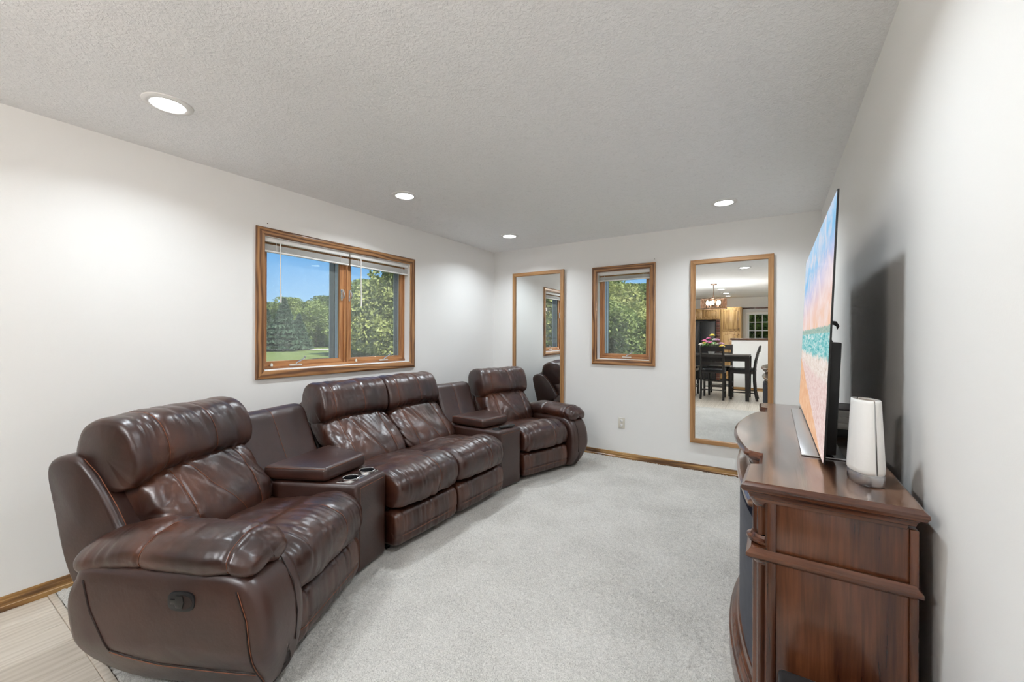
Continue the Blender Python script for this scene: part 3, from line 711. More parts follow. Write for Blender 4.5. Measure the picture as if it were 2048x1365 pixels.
    v_, f_ = join([tubev([(u + .004, sgn * (h + .056), z) for u, z in pts], .0016, 5)]); mesh('stitching', v_, f_, M['thread'], o2, True)
    return o
def recline_lever(t, W, sgn, u, z):
    h = W / 2
    k = max(0, 1 - ((u + .32) / .46) ** 2) * max(0, 1 - ((z - .27) / .27) ** 2); vb = h + .236 + .022 * k
    poly = []
    for i in range(40):
        a = 2 * math.pi * i / 40; ca, sa = math.cos(a), math.sin(a)
        poly.append((u + .050 * math.copysign(abs(ca) ** .65, ca), z + .034 * math.copysign(abs(sa) ** .65, sa)))
    bz = prism('lever_bezel', poly, 'y', sgn * (vb - .008), sgn * (vb + .006), M['black'], t, .003)
    poly2 = [(u - .012 + (p[0] - u) * .0, 0) for p in poly]
    wl = [(u + .036 * math.cos(a) + .008, z + .024 * math.sin(a)) for a in np.linspace(-1.9, 1.9, 24)]
    prism('lever_well', wl, 'y', sgn * (vb + .0055), sgn * (vb + .0066), M['piping'], bz)
    hd = [(u - .036, z - .008), (u - .020, z - .008), (u - .016, z - .020), (u + .008, z - .022), (u + .014, z), (u + .010, z + .022), (u - .014, z + .022), (u - .018, z + .008), (u - .036, z + .008)]
    prism('lever', hd, 'y', sgn * (vb + .006), sgn * (vb + .0095), M['satin_black'], bz, .001)
A1, A2 = math.radians(27), math.radians(-17)
# nearest recliner (arm on its -v side)
near = thing('recliner', 'brown leather recliner nearest the camera, with padded arm and release lever', 'recliner', (-1.789, 1.160, 0), A1, 'brown leather theatre seats')
seat_module(near, .60, 1, .62, back=.03, ext=.035); arm(near, .60, -1); recline_lever(near, .60, -1, -.200, .415)
m1_ = thing('recliner', 'armless brown leather seat beside the cup-holder console, left one of the middle pair', 'recliner', (-1.945, 1.990, 0), 0, 'brown leather theatre seats'); seat_module(m1_, .585, 40, back=.125)
m2_ = thing('recliner', 'armless brown leather seat under the right window pane, right one of the middle pair', 'recliner', (-1.945, 2.578, 0), 0, 'brown leather theatre seats'); seat_module(m2_, .585, 80, back=.125)
far = thing('recliner', 'brown leather recliner in the far corner before the mirror, with one arm', 'recliner', (-1.855, 3.490, 0), A2, 'brown leather theatre seats'); seat_module(far, .60, 120, .62); arm(far, .60, 1)
def wedge(label, loc, rz, wf, half, cups):
    t = thing('wedge_console', label, 'console', loc, rz, 'leather wedge consoles between the seats')
    tn = math.tan(half)
    def hwid(u): return wf / 2 + (-u) * tn
    def quad(u0, u1, ins=0): return [(u0, -hwid(u0) + ins), (u0, hwid(u0) - ins), (u1, hwid(u1) - ins), (u1, -hwid(u1) + ins)]
    SEED[0] = 300
    prism('body', [(0, -wf / 2), (0, wf / 2), (-.78, hwid(-.78)), (-.78, -hwid(-.78))], 'z', .02, .515, M['leather_flat'], t, .022, seg=4)
    # raised padded lid
    ld = prism('lid', quad(-.175, -.55, .004), 'z', .520, .600, M['leather_flat'], t, .026, seg=5)
    q = quad(-.170, -.55, .012)
    L = ([tubev([(-.170, q[0][1] + .02, .592), (-.170, q[1][1] - .02, .592)], .0015, 5), tubev([(-.19, q[0][1] - .006, .590), (-.53, q[3][1] - .002, .590)], .0015, 5)])
    sew('stitching', L, M['thread'], ld)
    L = ([tubev([(.001, -wf / 2 + .03, .488), (.001, wf / 2 - .03, .488)], .0015, 5), tubev([(.0012, -wf / 2 + .028, .49), (.0012, -wf / 2 + .028, .05)], .0015, 5)])
    sew('stitching', L, M['thread'], t)
    # upholstered wedge back
    BK = [(-.60, .46), (-.66, .60), (-.735, .76), (-.77, .835), (-.82, .86), (-.88, .84), (-.89, .74), (-.84, .40), (-.78, .10), (-.68, .10), (-.62, .3)]
    cushion('back_panel', BK, -hwid(-.60) + .010, hwid(-.60) - .010, M['leather_flat'], t, uvz, 40, 70, .035, .02, wr_flat, [(0.0, 0.0, 0, 4)], None, True, .004, .008)
    # cup holders
    if cups == 'tray':
        tr = stack('cup_tray', offset_poly([(-.028, -hwid(-.028)), (-.028, hwid(-.028)), (-.155, hwid(-.155)), (-.155, -hwid(-.155))], .022), [(0, .512), (0, .517), (.003, .520), (.006, .5205)], M['chrome'], t)
        for s_ in (-1, 1):
            c = (-.092, s_ * (wf / 4 + .004), 0)
            lathe('cup_ring', [(.0405, .5195), (.0465, .5200), (.0480, .524), (.0470, .530), (.0440, .532), (.0415, .530), (.0405, .5205)], M['chrome'], tr, 36, c)
            lathe('cup_shade_disc', [(.0410, .5200), (.0410, .5212), (0.001, .5213)], M['cup_shade'], tr, 36, c)  # flat disc on the tray; the hole's shade is in its colour
    else:
        for s_ in (-1, 1):
            c = (-.092, s_ * (wf / 4 + .004), 0)
            r_ = lathe('cup_ring', [(.041, .5135), (.046, .5155), (.045, .519), (.041, .519), (.040, .516)], M['black'], t, 36, c)
            lathe('cup_shade_disc', [(.0405, .5140), (.0405, .5168), (.001, .517)], M['black'], r_, 36, c)  # flat black disc painted as a dark, deep hole
    return t
wedge('leather wedge console with two chrome cup holders, between nearest seat and middle pair', (-1.948, 1.556, 0), A1 / 2, .262, A1 / 2 - .012, 'tray')
wedge('leather wedge console with a black remote on it, beside the far recliner', (-1.950, 3.030, 0), A2 / 2, .286, -A2 / 2 - .01, 'dark')
# remote control lying over the far cup holders
rm = thing('remote_control', 'black remote control lying on the far wedge console', 'remote', (-2.012, 3.062, .522), 1.32)
cushion('body', [(-.018, .002), (.018, .002), (.021, .010), (.014, .019), (-.014, .019), (-.021, .010)], -.085, .085, M['satin_black'], rm, lambda a, b, v: (v, a, b), 24, 24, .02, .006)
for k in range(5):
    for q in (-.008, .0, .008): lathe('button', [(.0028, .018), (.0028, .0205), (0, .021)], M['grey_frame'], rm, 8, (-.05 + k * .018, q, 0))
rb2 = tag(tube('charging_cable', [(-2.035, 3.075, .5215), (-2.02, 3.10, .523), (-1.99, 3.11, .521), (-1.972, 3.09, .520), (-1.985, 3.07, .5205)], .0032, M['black'], None, 6), 'thin black cable end beside the remote control', 'cable')
def face_grain(o, _, mx_, my_):
    o.data.materials.append(mx_); o.data.materials.append(my_)
    for p in o.data.polygons:
        if abs(p.normal.z) > .93: continue
        p.material_index = 1 if abs(p.normal.y) > abs(p.normal.x) else 2
# ---------------------------------------------------------------- media console with fireplace front
CX, CY0, CY1 = .315, 1.35, 3.05; CM = (CY0 + CY1) / 2
mc = thing('media_console', 'dark cherry media console with bowed electric-fireplace front under the television', 'media console', (.12, CM, 0))
def bow(y, x0, d, hw): return x0 - d * max(0, 1 - ((y - CM) / hw) ** 2)
top = [(CX, CY0), (-.081, CY0), (-.074, 1.56), (-.044, 1.575), (-.044, 1.705), (-.078, 1.72)]
ys = np.linspace(1.735, 2 * CM - 1.735, 33)
top += [(bow(y, -.078, .078, .50), y) for y in ys]
top += [(x, 2 * CM - y) for x, y in reversed(top[1:6])] + [(CX, CY1)]
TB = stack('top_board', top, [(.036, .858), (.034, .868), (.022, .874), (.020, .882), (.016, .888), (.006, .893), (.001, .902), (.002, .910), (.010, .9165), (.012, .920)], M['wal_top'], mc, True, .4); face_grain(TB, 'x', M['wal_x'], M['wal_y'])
# carcass
boxes('carcass', [((.03, .300), (1.40, 3.00), (.05, .858)), ((-.020, .10), (1.40, 1.545), (.05, .858)), ((-.020, .10), (2 * CM - 1.545, 3.00), (.05, .858))], M['wal_z'], mc, 0, True)
for yy, s_ in ((1.40, -1), (3.00, 1)):
    y0, y1 = sorted((yy, yy + s_ * .012)); pn = sorted((yy, yy + s_ * .006))
    box('stile', (-.016, .006), (y0, y1), (.05, .858), M['wal_z'], mc, .002, True); box('stile', (.285, .302), (y0, y1), (.05, .858), M['wal_z'], mc, .002, True)
    box('upper_panel', (.006, .285), tuple(pn), (.722, .858), M['wal_z'], mc, .0015, True); box('lower_panel', (.006, .285), tuple(pn), (.12, .690), M['wal_z'], mc, .0015, True)
    box('side_plinth', (-.03, .302), tuple(sorted((yy, yy + s_ * .018))), (.0, .12), M['wal_x'], mc, .004, True)
    # corner pilaster: fluted shaft, cap and foot
    yc = yy + (.055 if s_ < 0 else -.055)
    def half(r, fl=0, n=40):
        return [(-.018 - (r - (fl * .004 * (1 + math.cos(6 * a)) if fl else 0)) * math.sin(a), yc + (r - (fl * .004 * (1 + math.cos(6 * a)) if fl else 0)) * -math.cos(a)) for a in np.linspace(0, math.pi, n)]
    for (z0, z1) in ((.722, .858), (.125, .690)):
        pil = prism('pilaster', half(.036, 1), 'z', z0 + .02, z1 - .02, M['wal_z'], mc, 0, True)
        stack('pilaster_foot', half(.052), [(.004, z0), (0, z0 + .006), (0, z0 + .012), (.010, z0 + .018), (.014, z0 + .026)], M['wal_x'], pil, True)
        stack('pilaster_cap', half(.048), [(.014, z1 - .030), (.010, z1 - .022), (.003, z1 - .010), (0, z1 - .004), (0, z1)], M['wal_x'], pil, True)
    ends = [(.308, yy + s_ * .026), (-.068, yy + s_ * .026), (-.068, yy - s_ * .135), (.06, yy - s_ * .135), (.06, yy - s_ * .02), (.308, yy - s_ * .02)]
    stack('mid_rail', ends, [(.012, .688), (.008, .692), (0, .698), (0, .708), (.006, .714), (.012, .722)], M['wal_x'], mc, True, .4)
# bowed ledge over the fire
def bowpoly(x0, d, hw, ya, back=.05, n=41):
    ys = np.linspace(ya, 2 * CM - ya, n); return [(back, ya)] + [(bow(y, x0, d, hw), y) for y in ys] + [(back, 2 * CM - ya)]
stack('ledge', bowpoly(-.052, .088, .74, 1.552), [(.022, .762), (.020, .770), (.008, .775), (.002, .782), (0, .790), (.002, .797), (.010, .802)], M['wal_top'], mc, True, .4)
stack('frieze', bowpoly(-.020, .085, .70, 1.552), [(0, .800), (0, .862)], M['wal_y'], mc, True)
stack('fire_surround', bowpoly(-.026, .066, .68, 1.552), [(0, .16), (0, .764)], M['taupe'], mc, True)
gl = stack('fire_glass', bowpoly(-.034, .096, .63, 1.600, .0), [(0, .180), (0, .70)], M['fire_glass'], mc, True)
stack('vent_slot', bowpoly(-.029, .083, .66, 1.66, .0), [(0, .725), (0, .742)], M['black'], mc, True)
stack('base_moulding', bowpoly(-.058, .112, .63, 1.552), [(.004, 0), (0, .006), (0, .085), (.006, .090), (.010, .102), (.020, .108), (.022, .120), (.030, .128), (.034, .150), (.045, .162)], M['wal_y'], mc, True, .4)
for yy in (1.49, 2 * CM - 1.49): box('end_plinth', (-.052, .05), (yy - .092, yy + .06), (0, .118), M['wal_y'], mc, .006, True)
# ---------------------------------------------------------------- television
def screen_mat():
    m, nt, b = _new('beach_screen'); nt.nodes.remove(b); out = [n for n in nt.nodes if n.type == 'OUTPUT_MATERIAL'][0]
    tc = N(nt, 'ShaderNodeTexCoord'); sp = N(nt, 'ShaderNodeSeparateXYZ'); nt.links.new(tc.outputs['Object'], sp.inputs[0])
    def math_(op, a, b_=None):
        n = N(nt, 'ShaderNodeMath', operation=op)
        for i, q in enumerate((a, b_)):
            if q is None: continue
            if isinstance(q, (int, float)): n.inputs[i].default_value = q
            else: nt.links.new(q, n.inputs[i])
        return n.outputs[0]
    def mixc(f, a, c):
        n = N(nt, 'ShaderNodeMix', data_type='RGBA')
        nt.links.new(f, n.inputs[0])
        for k, q in ((6, a), (7, c)):
            if isinstance(q, tuple): n.inputs[k].default_value = (*q, 1)
            else: nt.links.new(q, n.inputs[k])
        return n.outputs[2]
    def step(x, lo, hi):
        n = N(nt, 'ShaderNodeMapRange', interpolation_type='SMOOTHSTEP'); n.inputs[1].default_value = lo; n.inputs[2].default_value = hi; nt.links.new(x, n.inputs[0]); return n.outputs[0]
    u = math_('DIVIDE', sp.outputs['Y'], 1.449)       # 0 near edge .. 1 far edge
    v = math_('DIVIDE', sp.outputs['Z'], .845)        # 0 bottom .. 1 top
    cv = lambda sc: coords(nt, sc)
    cl = noise(nt, coords(nt, (1, 2.2, 3.6), (.5, 0, 0)), 2.2, 5, .6, .6)
    sky = ramp(nt, math_('ADD', v, math_('MULTIPLY', math_('SUBTRACT', u, .5), .10)), [(.52, (.98, .66, .50)), (.62, (.95, .68, .62)), (.74, (.66, .66, .90)), (.86, (.28, .62, .95)), (1.0, (.50, .74, .98))])
    cloud = ramp(nt, cl, [(.42, (0, 0, 0)), (.62, (1, 1, 1))])
    sky = mixc(math_('MULTIPLY', cloud, .75), sky, (.98, .86, .86))
    sea = ramp(nt, noise(nt, cv((1, 3, 22)), 3, 5, .65, .8), [(.35, (.10, .45, .48)), (.5, (.30, .68, .68)), (.66, (.86, .93, .92))])
    foam = ramp(nt, noise(nt, cv((1, 7, 16)), 3, 6, .7, 1.0), [(.3, (.62, .46, .38)), (.5, (.95, .84, .76)), (.7, (1, .98, .96))])
    wet = ramp(nt, noise(nt, cv((1, 9, 20)), 3, 6, .7, .6), [(.3, (.72, .48, .44)), (.55, (.93, .74, .70)), (.75, (1, .92, .90))])
    sand = ramp(nt, noise(nt, cv((1, 3, 9)), 3, 4), [(.3, (.86, .47, .27)), (.7, (.98, .64, .42))])
    wob = math_('MULTIPLY', math_('SUBTRACT', noise(nt, cv((1, 3, 3)), 2.5, 4), .5), .10)
    v1 = math_('ADD', v, wob)
    tree = math_('MULTIPLY', math_('SUBTRACT', noise(nt, cv((1, 9, 1)), 4, 4), .5), .03)
    land = ramp(nt, noise(nt, cv((1, 20, 30)), 3, 4), [(.3, (.22, .42, .38)), (.7, (.62, .72, .62))])
    c = mixc(step(math_('ADD', v, tree), .505, .512), sky, sky)
    c = mixc(step(v, .495, .49), mixc(step(math_('ADD', v, tree), .522, .518), c, land), sea)
    c = mixc(step(v1, .40, .37), c, foam)
    c = mixc(step(math_('ADD', v1, math_('MULTIPLY', u, -.03)), .31, .28), c, wet)
    ed = math_('ADD', v, math_('ADD', math_('MULTIPLY', u, -.34), math_('MULTIPLY', wob, .35)))
    c = mixc(step(ed, -.004, -.012), c, sand)
    em = N(nt, 'ShaderNodeEmission'); em.inputs[1].default_value = .56; nt.links.new(c, em.inputs[0])
    gl_ = N(nt, 'ShaderNodeBsdfGlossy'); gl_.inputs['Roughness'].default_value = .15; gl_.inputs[0].default_value = (.04, .04, .04, 1)
    ad = N(nt, 'ShaderNodeAddShader'); nt.links.new(em.outputs[0], ad.inputs[0]); nt.links.new(gl_.outputs[0], ad.inputs[1]); nt.links.new(ad.outputs[0], out.inputs[0]); return m
M['screen'] = screen_mat()
tv = thing('television', 'thin flat television showing a pink beach sunset, on the media console', 'television', (.129, 1.610, .934))
LEAN = math.atan2(.032, .86)
# local frame of the leaning panel: x = thickness (towards the wall), y along the width, z up
pan = box('panel', (.0015, .007), (0, 1.449), (0, .862), M['black'], tv, .001); pan.rotation_euler = (0, LEAN, 0)
scn = box('screen', (.0, .0016), (.004, 1.445), (.006, .856), M['screen'], pan)
bx_ = box('electronics_housing', (.007, .047), (.135, 1.31), (.004, .385), M['black'], pan, .004)
prism('mount_bracket', [(.007, .385), (.045, .385), (.030, .415), (.026, .440), (.040, .452), (.052, .446), (.056, .432), (.062, .446), (.052, .464), (.036, .466), (.024, .456), (.020, .53), (.012, .55), (.007, .545)], 'y', .36, .372, M['black'], pan, .001)
prism('mount_bracket', [(.007, .385), (.045, .385), (.030, .415), (.026, .440), (.040, .452), (.052, .446), (.056, .432), (.062, .446), (.052, .464), (.036, .466), (.024, .456), (.020, .53), (.012, .55), (.007, .545)], 'y', 1.08, 1.092, M['black'], pan, .001)
pk_ = lathe('cable_puck', [(.022, 0), (.022, .012), (.018, .016), (0, .016)], M['black'], pan, 20, (0, 0, 0)); pk_.location = (.047, .30, .19)
pk_.rotation_euler = (0, math.pi / 2, 0)
st = boxes('stand_plate', [((.082, .204), (1.755, 2.86), (.9205, .926))], M['silver'], tv, .002, True)
boxes('stand_neck', [((.150, .200), (2.05, 2.60), (.926, .975))], M['black'], tv, .004, True)
# set-top boxes tucked behind the set
sb = thing('set_top_box', 'pale ribbed set-top box on a black box behind the television', 'electronics', (.245, 2.25, .92))
box('lower_box', (.208, .300), (2.13, 2.40), (.927, .957), M['black'], sb, .003, True)
for k in range(3): box('shell_layer', (.212 + .001 * k, .294), (2.14 + .002 * k, 2.36), (.9575 + .026 * k, .9565 + .026 * (k + 1)), M['white_plastic'], sb, .003, True)
box('lid', (.218, .288), (2.15, 2.35), (1.0345, 1.041), M['grey_frame'], sb, .002, True)
# ---------------------------------------------------------------- white tower speaker
sp_ = thing('wireless_router', 'white tapered tower router with silver foot near the console corner', 'router', (.221, 1.535, .92), .35)
def oval(a, b, n=48, k=2.4): return [(a * math.copysign(abs(math.cos(t)) ** (2 / k), math.cos(t)), b * math.copysign(abs(math.sin(t)) ** (2 / k), math.sin(t))) for t in np.linspace(0, 2 * math.pi, n, endpoint=False)]
def taper(name, rings, mat, a=.035, b=.056, parent=sp_, slant=0):
    V, Fc = [], []; n = 48
    for (sc_, z) in rings: V += [(x * sc_, y * sc_, z + slant * (y / b)) for x, y in oval(a, b)]
    for i in range(len(rings) - 1):
        for k in range(n): Fc.append((i * n + k, i * n + (k + 1) % n, (i + 1) * n + (k + 1) % n, (i + 1) * n + k))
    m = len(rings) - 1; Fc.append(tuple(range(n - 1, -1, -1))); Fc.append(tuple(m * n + k for k in range(n)))
    o = mesh(name, V, Fc, mat, parent, True); shade(o, .7); return o
taper('silver_foot', [(.90, 0), (.97, .004), (.985, .024), (.975, .030)], M['silver'])
taper('core', [(.94, .030), (.93, .036), (.77, .226), (.74, .231)], M['silver'])
taper('top_grille', [(.70, .2315), (.70, .2335), (.6, .2345)], M['taupe'])
def shell_half(a0, a1):
    n = 30; V = []; rings = [(.955, .034), (.995, .038), (1.0, .048), (.90, .14), (.795, .228), (.785, .236), (.755, .238)]
    tt = np.linspace(a0, a1, n); pts = [(.035 * math.copysign(abs(math.cos(t)) ** (2 / 2.4), math.cos(t)), .056 * math.copysign(abs(math.sin(t)) ** (2 / 2.4), math.sin(t))) for t in tt]
    Fc = []
    for (s_, z) in rings: V += [(x * s_, y * s_, z) for x, y in pts]
    for (s_, z) in reversed(rings): V += [(x * (s_ - .05), y * (s_ - .05), z) for x, y in pts]
    m = len(rings) * 2
    for i in range(m):
        j = (i + 1) % m
        for k in range(n - 1): Fc.append((i * n + k, i * n + k + 1, j * n + k + 1, j * n + k))
    Fc.append(tuple(i * n for i in range(m))); Fc.append(tuple(i * n + n - 1 for i in reversed(range(m))))
    o = mesh('shell_panel', V, Fc, M['white_plastic'], sp_, True)
    bm = bmesh.new(); bm.from_mesh(o.data); bmesh.ops.recalc_face_normals(bm, faces=bm.faces); bm.to_mesh(o.data); bm.free(); shade(o, .7)
g_ = .05
c0 = -1.62
shell_half(c0 + g_, c0 + math.pi - g_); shell_half(c0 + math.pi + g_, c0 + 2 * math.pi - g_)
# ---------------------------------------------------------------- black box on the floor beside the console
sw = thing('subwoofer', 'black box standing on the floor against the near side of the console', 'speaker', (.13, 1.20, 0))
box('cabinet', (.012, .26), (1.06, 1.345), (.012, .43), M['black'], sw, .012, True, 3)
for q in ((.04, 1.09), (.23, 1.09), (.04, 1.31), (.23, 1.31)): lathe('foot', [(.014, 0.0), (.014, .014)], M['black'], sw, 10, (q[0], q[1], .004), True)
# ================================================================ dining end and kitchen, seen in the right mirror
DW = M['dark_wood']
tb = thing('dining_table', 'black counter-height dining table reflected in the right mirror', 'table', (-1.10, -1.0, 0))
box('table_top', (-1.78, -.42), (-1.38, -.64), (.888, .924), DW, tb, .006, True)
boxes('apron', [((-1.72, -.48), (-.72, -.70), (.80, .888)), ((-1.72, -.48), (-1.32, -1.30), (.80, .888)), ((-.50, -.48), (-1.32, -.70), (.80, .888)), ((-1.72, -1.70), (-1.32, -.70), (.80, .888))], DW, tb, 0, True)
for lx in (-1.745, -.455):
    for ly in (-1.345, -.675):
        V, Fc = [], []
        for z, h_ in ((0, .032), (.10, .034), (.80, .044), (.888, .044)): V += [(lx - h_, ly - h_, z), (lx + h_, ly - h_, z), (lx + h_, ly + h_, z), (lx - h_, ly + h_, z)]
        for i in range(3):
            for k in range(4): Fc.append((i * 4 + k, i * 4 + (k + 1) % 4, i * 4 + 4 + (k + 1) % 4, i * 4 + 4 + k))
        Fc += [(3, 2, 1, 0), (12, 13, 14, 15)]; mesh('leg', V, Fc, DW, tb, False, True)
def chair_build(label, loc, rz, grp='black counter-height dining chairs'):
    """faces local +x"""
    t = thing('dining_chair', label, 'chair', loc, rz, grp)
    w = .21
    for s_ in (-1, 1):
        o = tube('leg', [(.20, s_ * (w - .01), 0), (.20, s_ * (w - .01), .58)], .021, DW, t, 4)
        pts = [(-.27, s_ * w, 0), (-.235, s_ * w, .15), (-.215, s_ * w, .40), (-.215, s_ * w, .62), (-.235, s_ * w, .80), (-.275, s_ * w, .98), (-.315, s_ * w, 1.115)]
        tube('back_post', pts, [.022, .022, .023, .024, .022, .020, .018], DW, t, 4)
    for z0, z1, xo in ((1.0, 1.105, -.297), (.875, .935, -.256), (.72, .78, -.228)):
        sl = []
        V, Fc = [], []
        n = 10
        for i in range(n + 1):
            y = -w + 2 * w * i / n; cx = xo - .018 * (1 - (y / w) ** 2)
            V += [(cx - .009, y, z0), (cx + .009, y, z0), (cx + .009 - .012, y, z1), (cx - .009 - .012, y, z1)]
        for i in range(n):
            for k in range(4): Fc.append((i * 4 + k, i * 4 + (k + 1) % 4, i * 4 + 4 + (k + 1) % 4, i * 4 + 4 + k))
        Fc += [(3, 2, 1, 0), tuple(n * 4 + k for k in range(4))]
        mesh('slat', V, Fc, DW, t, False)
    boxes('seat_rail', [((-.21, .22), (-w - .01, -w + .02), (.545, .605)), ((-.21, .22), (w - .02, w + .01), (.545, .605)), ((.195, .22), (-w, w), (.545, .605)), ((-.22, -.20), (-w, w), (.545, .605))], DW, t)
    cushion('seat_pad', [(-.215, .605), (.225, .605), (.238, .622), (.215, .645), (-.18, .648), (-.222, .625)], -w - .015, w + .015, M['black'], t, uvz, 16, 32, .03, .015)
    for xa, z in ((.20, .22), (-.232, .20)): tube('rung', [(xa, -w, z), (xa, w, z)], .012, DW, t, 6)
    for s_ in (-1, 1): tube('rung', [(.20, s_ * (w - .01), .16), (-.24, s_ * w, .16)], .012, DW, t, 6)
    tube('rung', [(.20, -w, .34), (.20, w, .34)], .011, DW, t, 6)
    return t
chair_build('black dining chair with its slatted back turned to the mirror', (-1.085, -.795, 0), -math.pi / 2)
chair_build('black dining chair at the right end of the table, seen from the side', (-.555, -.97, 0), math.pi)
chair_build('black dining chair at the left end of the table, cut by the mirror frame', (-1.66, -1.12, 0), 0)
chair_build('black dining chair on the far side of the table, behind the bouquet', (-1.02, -1.42, 0), math.pi / 2)
# bouquet
bq = thing('flower_bouquet', 'pink, white and yellow flower bouquet on the dining table', 'flowers', (-1.15, -1.0, .924))
lathe('vase', [(.001, .001), (.05, .001), (.065, .03), (.07, .09), (.055, .13), (.06, .15), (.054, .15), (.04, .1), (.001, .02)], M['white_plastic'], bq, 24)
FC = [plain('petal_pink', (.62, .14, .30), .6), plain('petal_lilac', (.66, .38, .58), .6), plain('petal_white', (.85, .80, .74), .6), plain('petal_yellow', (.88, .66, .08), .6)]
LEAFG = plain('leaf_green', (.10, .22, .04), .5)
spots = [(-.20, .02, .20, 2), (-.13, .06, .28, 0), (-.15, -.05, .22, 3), (-.05, .0, .33, 0), (.02, .05, .40, 3), (.06, -.06, .30, 2), (.12, .05, .30, 1), (.19, 0, .22, 1), (.10, -.09, .20, 2), (-.08, -.10, .25, 1), (.0, .12, .24, 0), (.21, .06, .17, 3)]
for (dx, dy, dz, ci) in spots:
    fo = []
    for ring, (nr, rr, zz) in enumerate(((7, .042, 0), (6, .028, .014), (4, .014, .022))):
        for k in range(nr):
            a = 2 * math.pi * k / nr + ring * .4
            c = Vector((dx + rr * math.cos(a), dy + rr * math.sin(a), dz + zz)); n_ = 5
            fo.append(lathev([(.001, -.006), (.017, -.002), (.020, .006), (.012, .012), (.001, .013)], 7, c))
    v_, f_ = join(fo); fl_ = mesh('blossom', v_, f_, FC[ci], bq, True)
    tube('stem', [(dx * .15, dy * .15, .06), (dx * .6, dy * .6, dz * .7), (dx, dy, dz)], .004, LEAFG, fl_, 5)
for k in range(16):
    a = k * 2.4; r0 = .06; r1 = .20 + .03 * (k % 3); z0 = .15 + .02 * (k % 4)
    d = Vector((math.cos(a), math.sin(a), 0)); n_ = Vector((-d.y, d.x, 0)); p = [d * r0 + Vector((0, 0, z0)), d * (r0 + r1) / 2 + n_ * .028 + Vector((0, 0, z0 + .05)), d * r1 + Vector((0, 0, z0 + .0)), d * (r0 + r1) / 2 - n_ * .028 + Vector((0, 0, z0 + .05))]
    mesh('leaf', [tuple(q) for q in p] + [tuple(q - Vector((0, 0, .002))) for q in p], [(0, 1, 2, 3), (7, 6, 5, 4), (0, 4, 5, 1), (1, 5, 6, 2), (2, 6, 7, 3), (3, 7, 4, 0)], LEAFG, bq)
# chandelier
ch = thing('chandelier', 'bronze drum chandelier with glowing bulbs over the dining table', 'chandelier', (-1.112, -1.011, 1.905))
lathe('canopy', [(.068, .535), (.068, .525), (.05, .512), (.012, .508)], M['bronze'], ch, 24)
tube('rod', [(0, 0, .51), (.004, 0, .40), (-.004, 0, .27)], .008, M['bronze'], ch, 8)
lathe('hub', [(.001, .27), (.02, .262), (.024, .24), (.012, .215), (.001, .21)], M['bronze'], ch, 16)
for z in (0, .215): 
    tube('shade_ring', [(.252 * math.cos(a), .252 * math.sin(a), z) for a in np.linspace(0, 2 * math.pi, 48, endpoint=False)], .007, M['bronze'], ch, 8, True)
for k in range(3):
    a = k * 2.094; tube('spoke', [(0, 0, .235), (.252 * math.cos(a), .252 * math.sin(a), .215)], .005, M['bronze'], ch, 6)
M['crystal'] = glass_mat('crystal', (.93, .86, .80))
for k in range(28):
    a = 2 * math.pi * k / 28; b_ = a + .21
    tube('shade_wire', [(.252 * math.cos(a), .252 * math.sin(a), 0), (.252 * math.cos((a + b_) / 2), .252 * math.sin((a + b_) / 2), .11), (.252 * math.cos(b_ if k % 2 else a), .252 * math.sin(b_ if k % 2 else a), .215)], .0028, M['bronze'], ch, 5)
    p0, p1 = [(.246 * math.cos(q), .246 * math.sin(q)) for q in (a, a + .20)]
    mesh('crystal_strip', [(*p0, .01), (*p1, .01), (*p1, .205), (*p0, .205), (p0[0] * .98, p0[1] * .98, .01), (p1[0] * .98, p1[1] * .98, .01), (p1[0] * .98, p1[1] * .98, .205), (p0[0] * .98, p0[1] * .98, .205)], BOXF, M['crystal'], ch)
M['bulb'] = plain('bulb', (1, 1, 1), .4, emit=(.90, .95, .99), es=400)
for k in range(5):
    a = 2 * math.pi * k / 5 + .3; c = (.12 * math.cos(a), .12 * math.sin(a), 0)
    arm_ = tube('arm', [(0, 0, .225), (c[0], c[1], .05), (c[0], c[1], .035)], .005, M['bronze'], ch, 6)
    lathe('socket', [(.016, .03), (.016, .075), (.012, .08)], M['bronze'], arm_, 12, c)
    lathe('bulb', [(.010, .08), (.020, .105), (.026, .13), (.020, .155), (.004, .172)], M['bulb'], arm_, 14, c)
# ---- kitchen cabinets (fronts face +y)
def arch_panel(x0, x1, z0, z1, rise):
    n = 12; pts = [(x0, z0), (x1, z0), (x1, z1 - rise)]
    pts += [(x1 + (x0 - x1) * t, z1 - rise + rise * math.sin(math.pi * t)) for t in np.linspace(0, 1, n)[1:-1]]
    return pts + [(x0, z1 - rise)]
def cabinet(name, label, x0, x1, z0, z1, yf, depth, doors, grp=None):
    t = thing(name, label, 'cabinet', ((x0 + x1) / 2, yf - depth / 2, z0), 0, grp)
    box('body', (x0, x1), (yf - depth, yf), (z0, z1), M['koak_z'], t, .003, True)
    for (a, b, c, d, knob) in doors:
        dr = box('door', (a, b), (yf + .001, yf + .020), (c, d), M['koak_z'], t, .004, True)
        m_ = .055
        prism('groove', arch_panel(a + m_ - .008, b - m_ + .008, c + m_ - .008, d - m_ + .012, .05), 'y', yf + .0195, yf + .0212, M['oak_z'], dr, 0, True)
        prism('raised_panel', arch_panel(a + m_, b - m_, c + m_, d - m_ + .004, .048), 'y', yf + .020, yf + .028, M['koak_z'], dr, .006, True)
        k_ = lathe('knob', [(.006, 0), (.006, .012), (.014, .018), (.012, .026), (.001, .028)], M['bronze'], dr, 12)
        k_.rotation_euler = (-math.pi / 2, 0, 0); k_.location = Vector((knob[0], yf + .020, knob[1])) - t.location
    return t
KY = -4.6
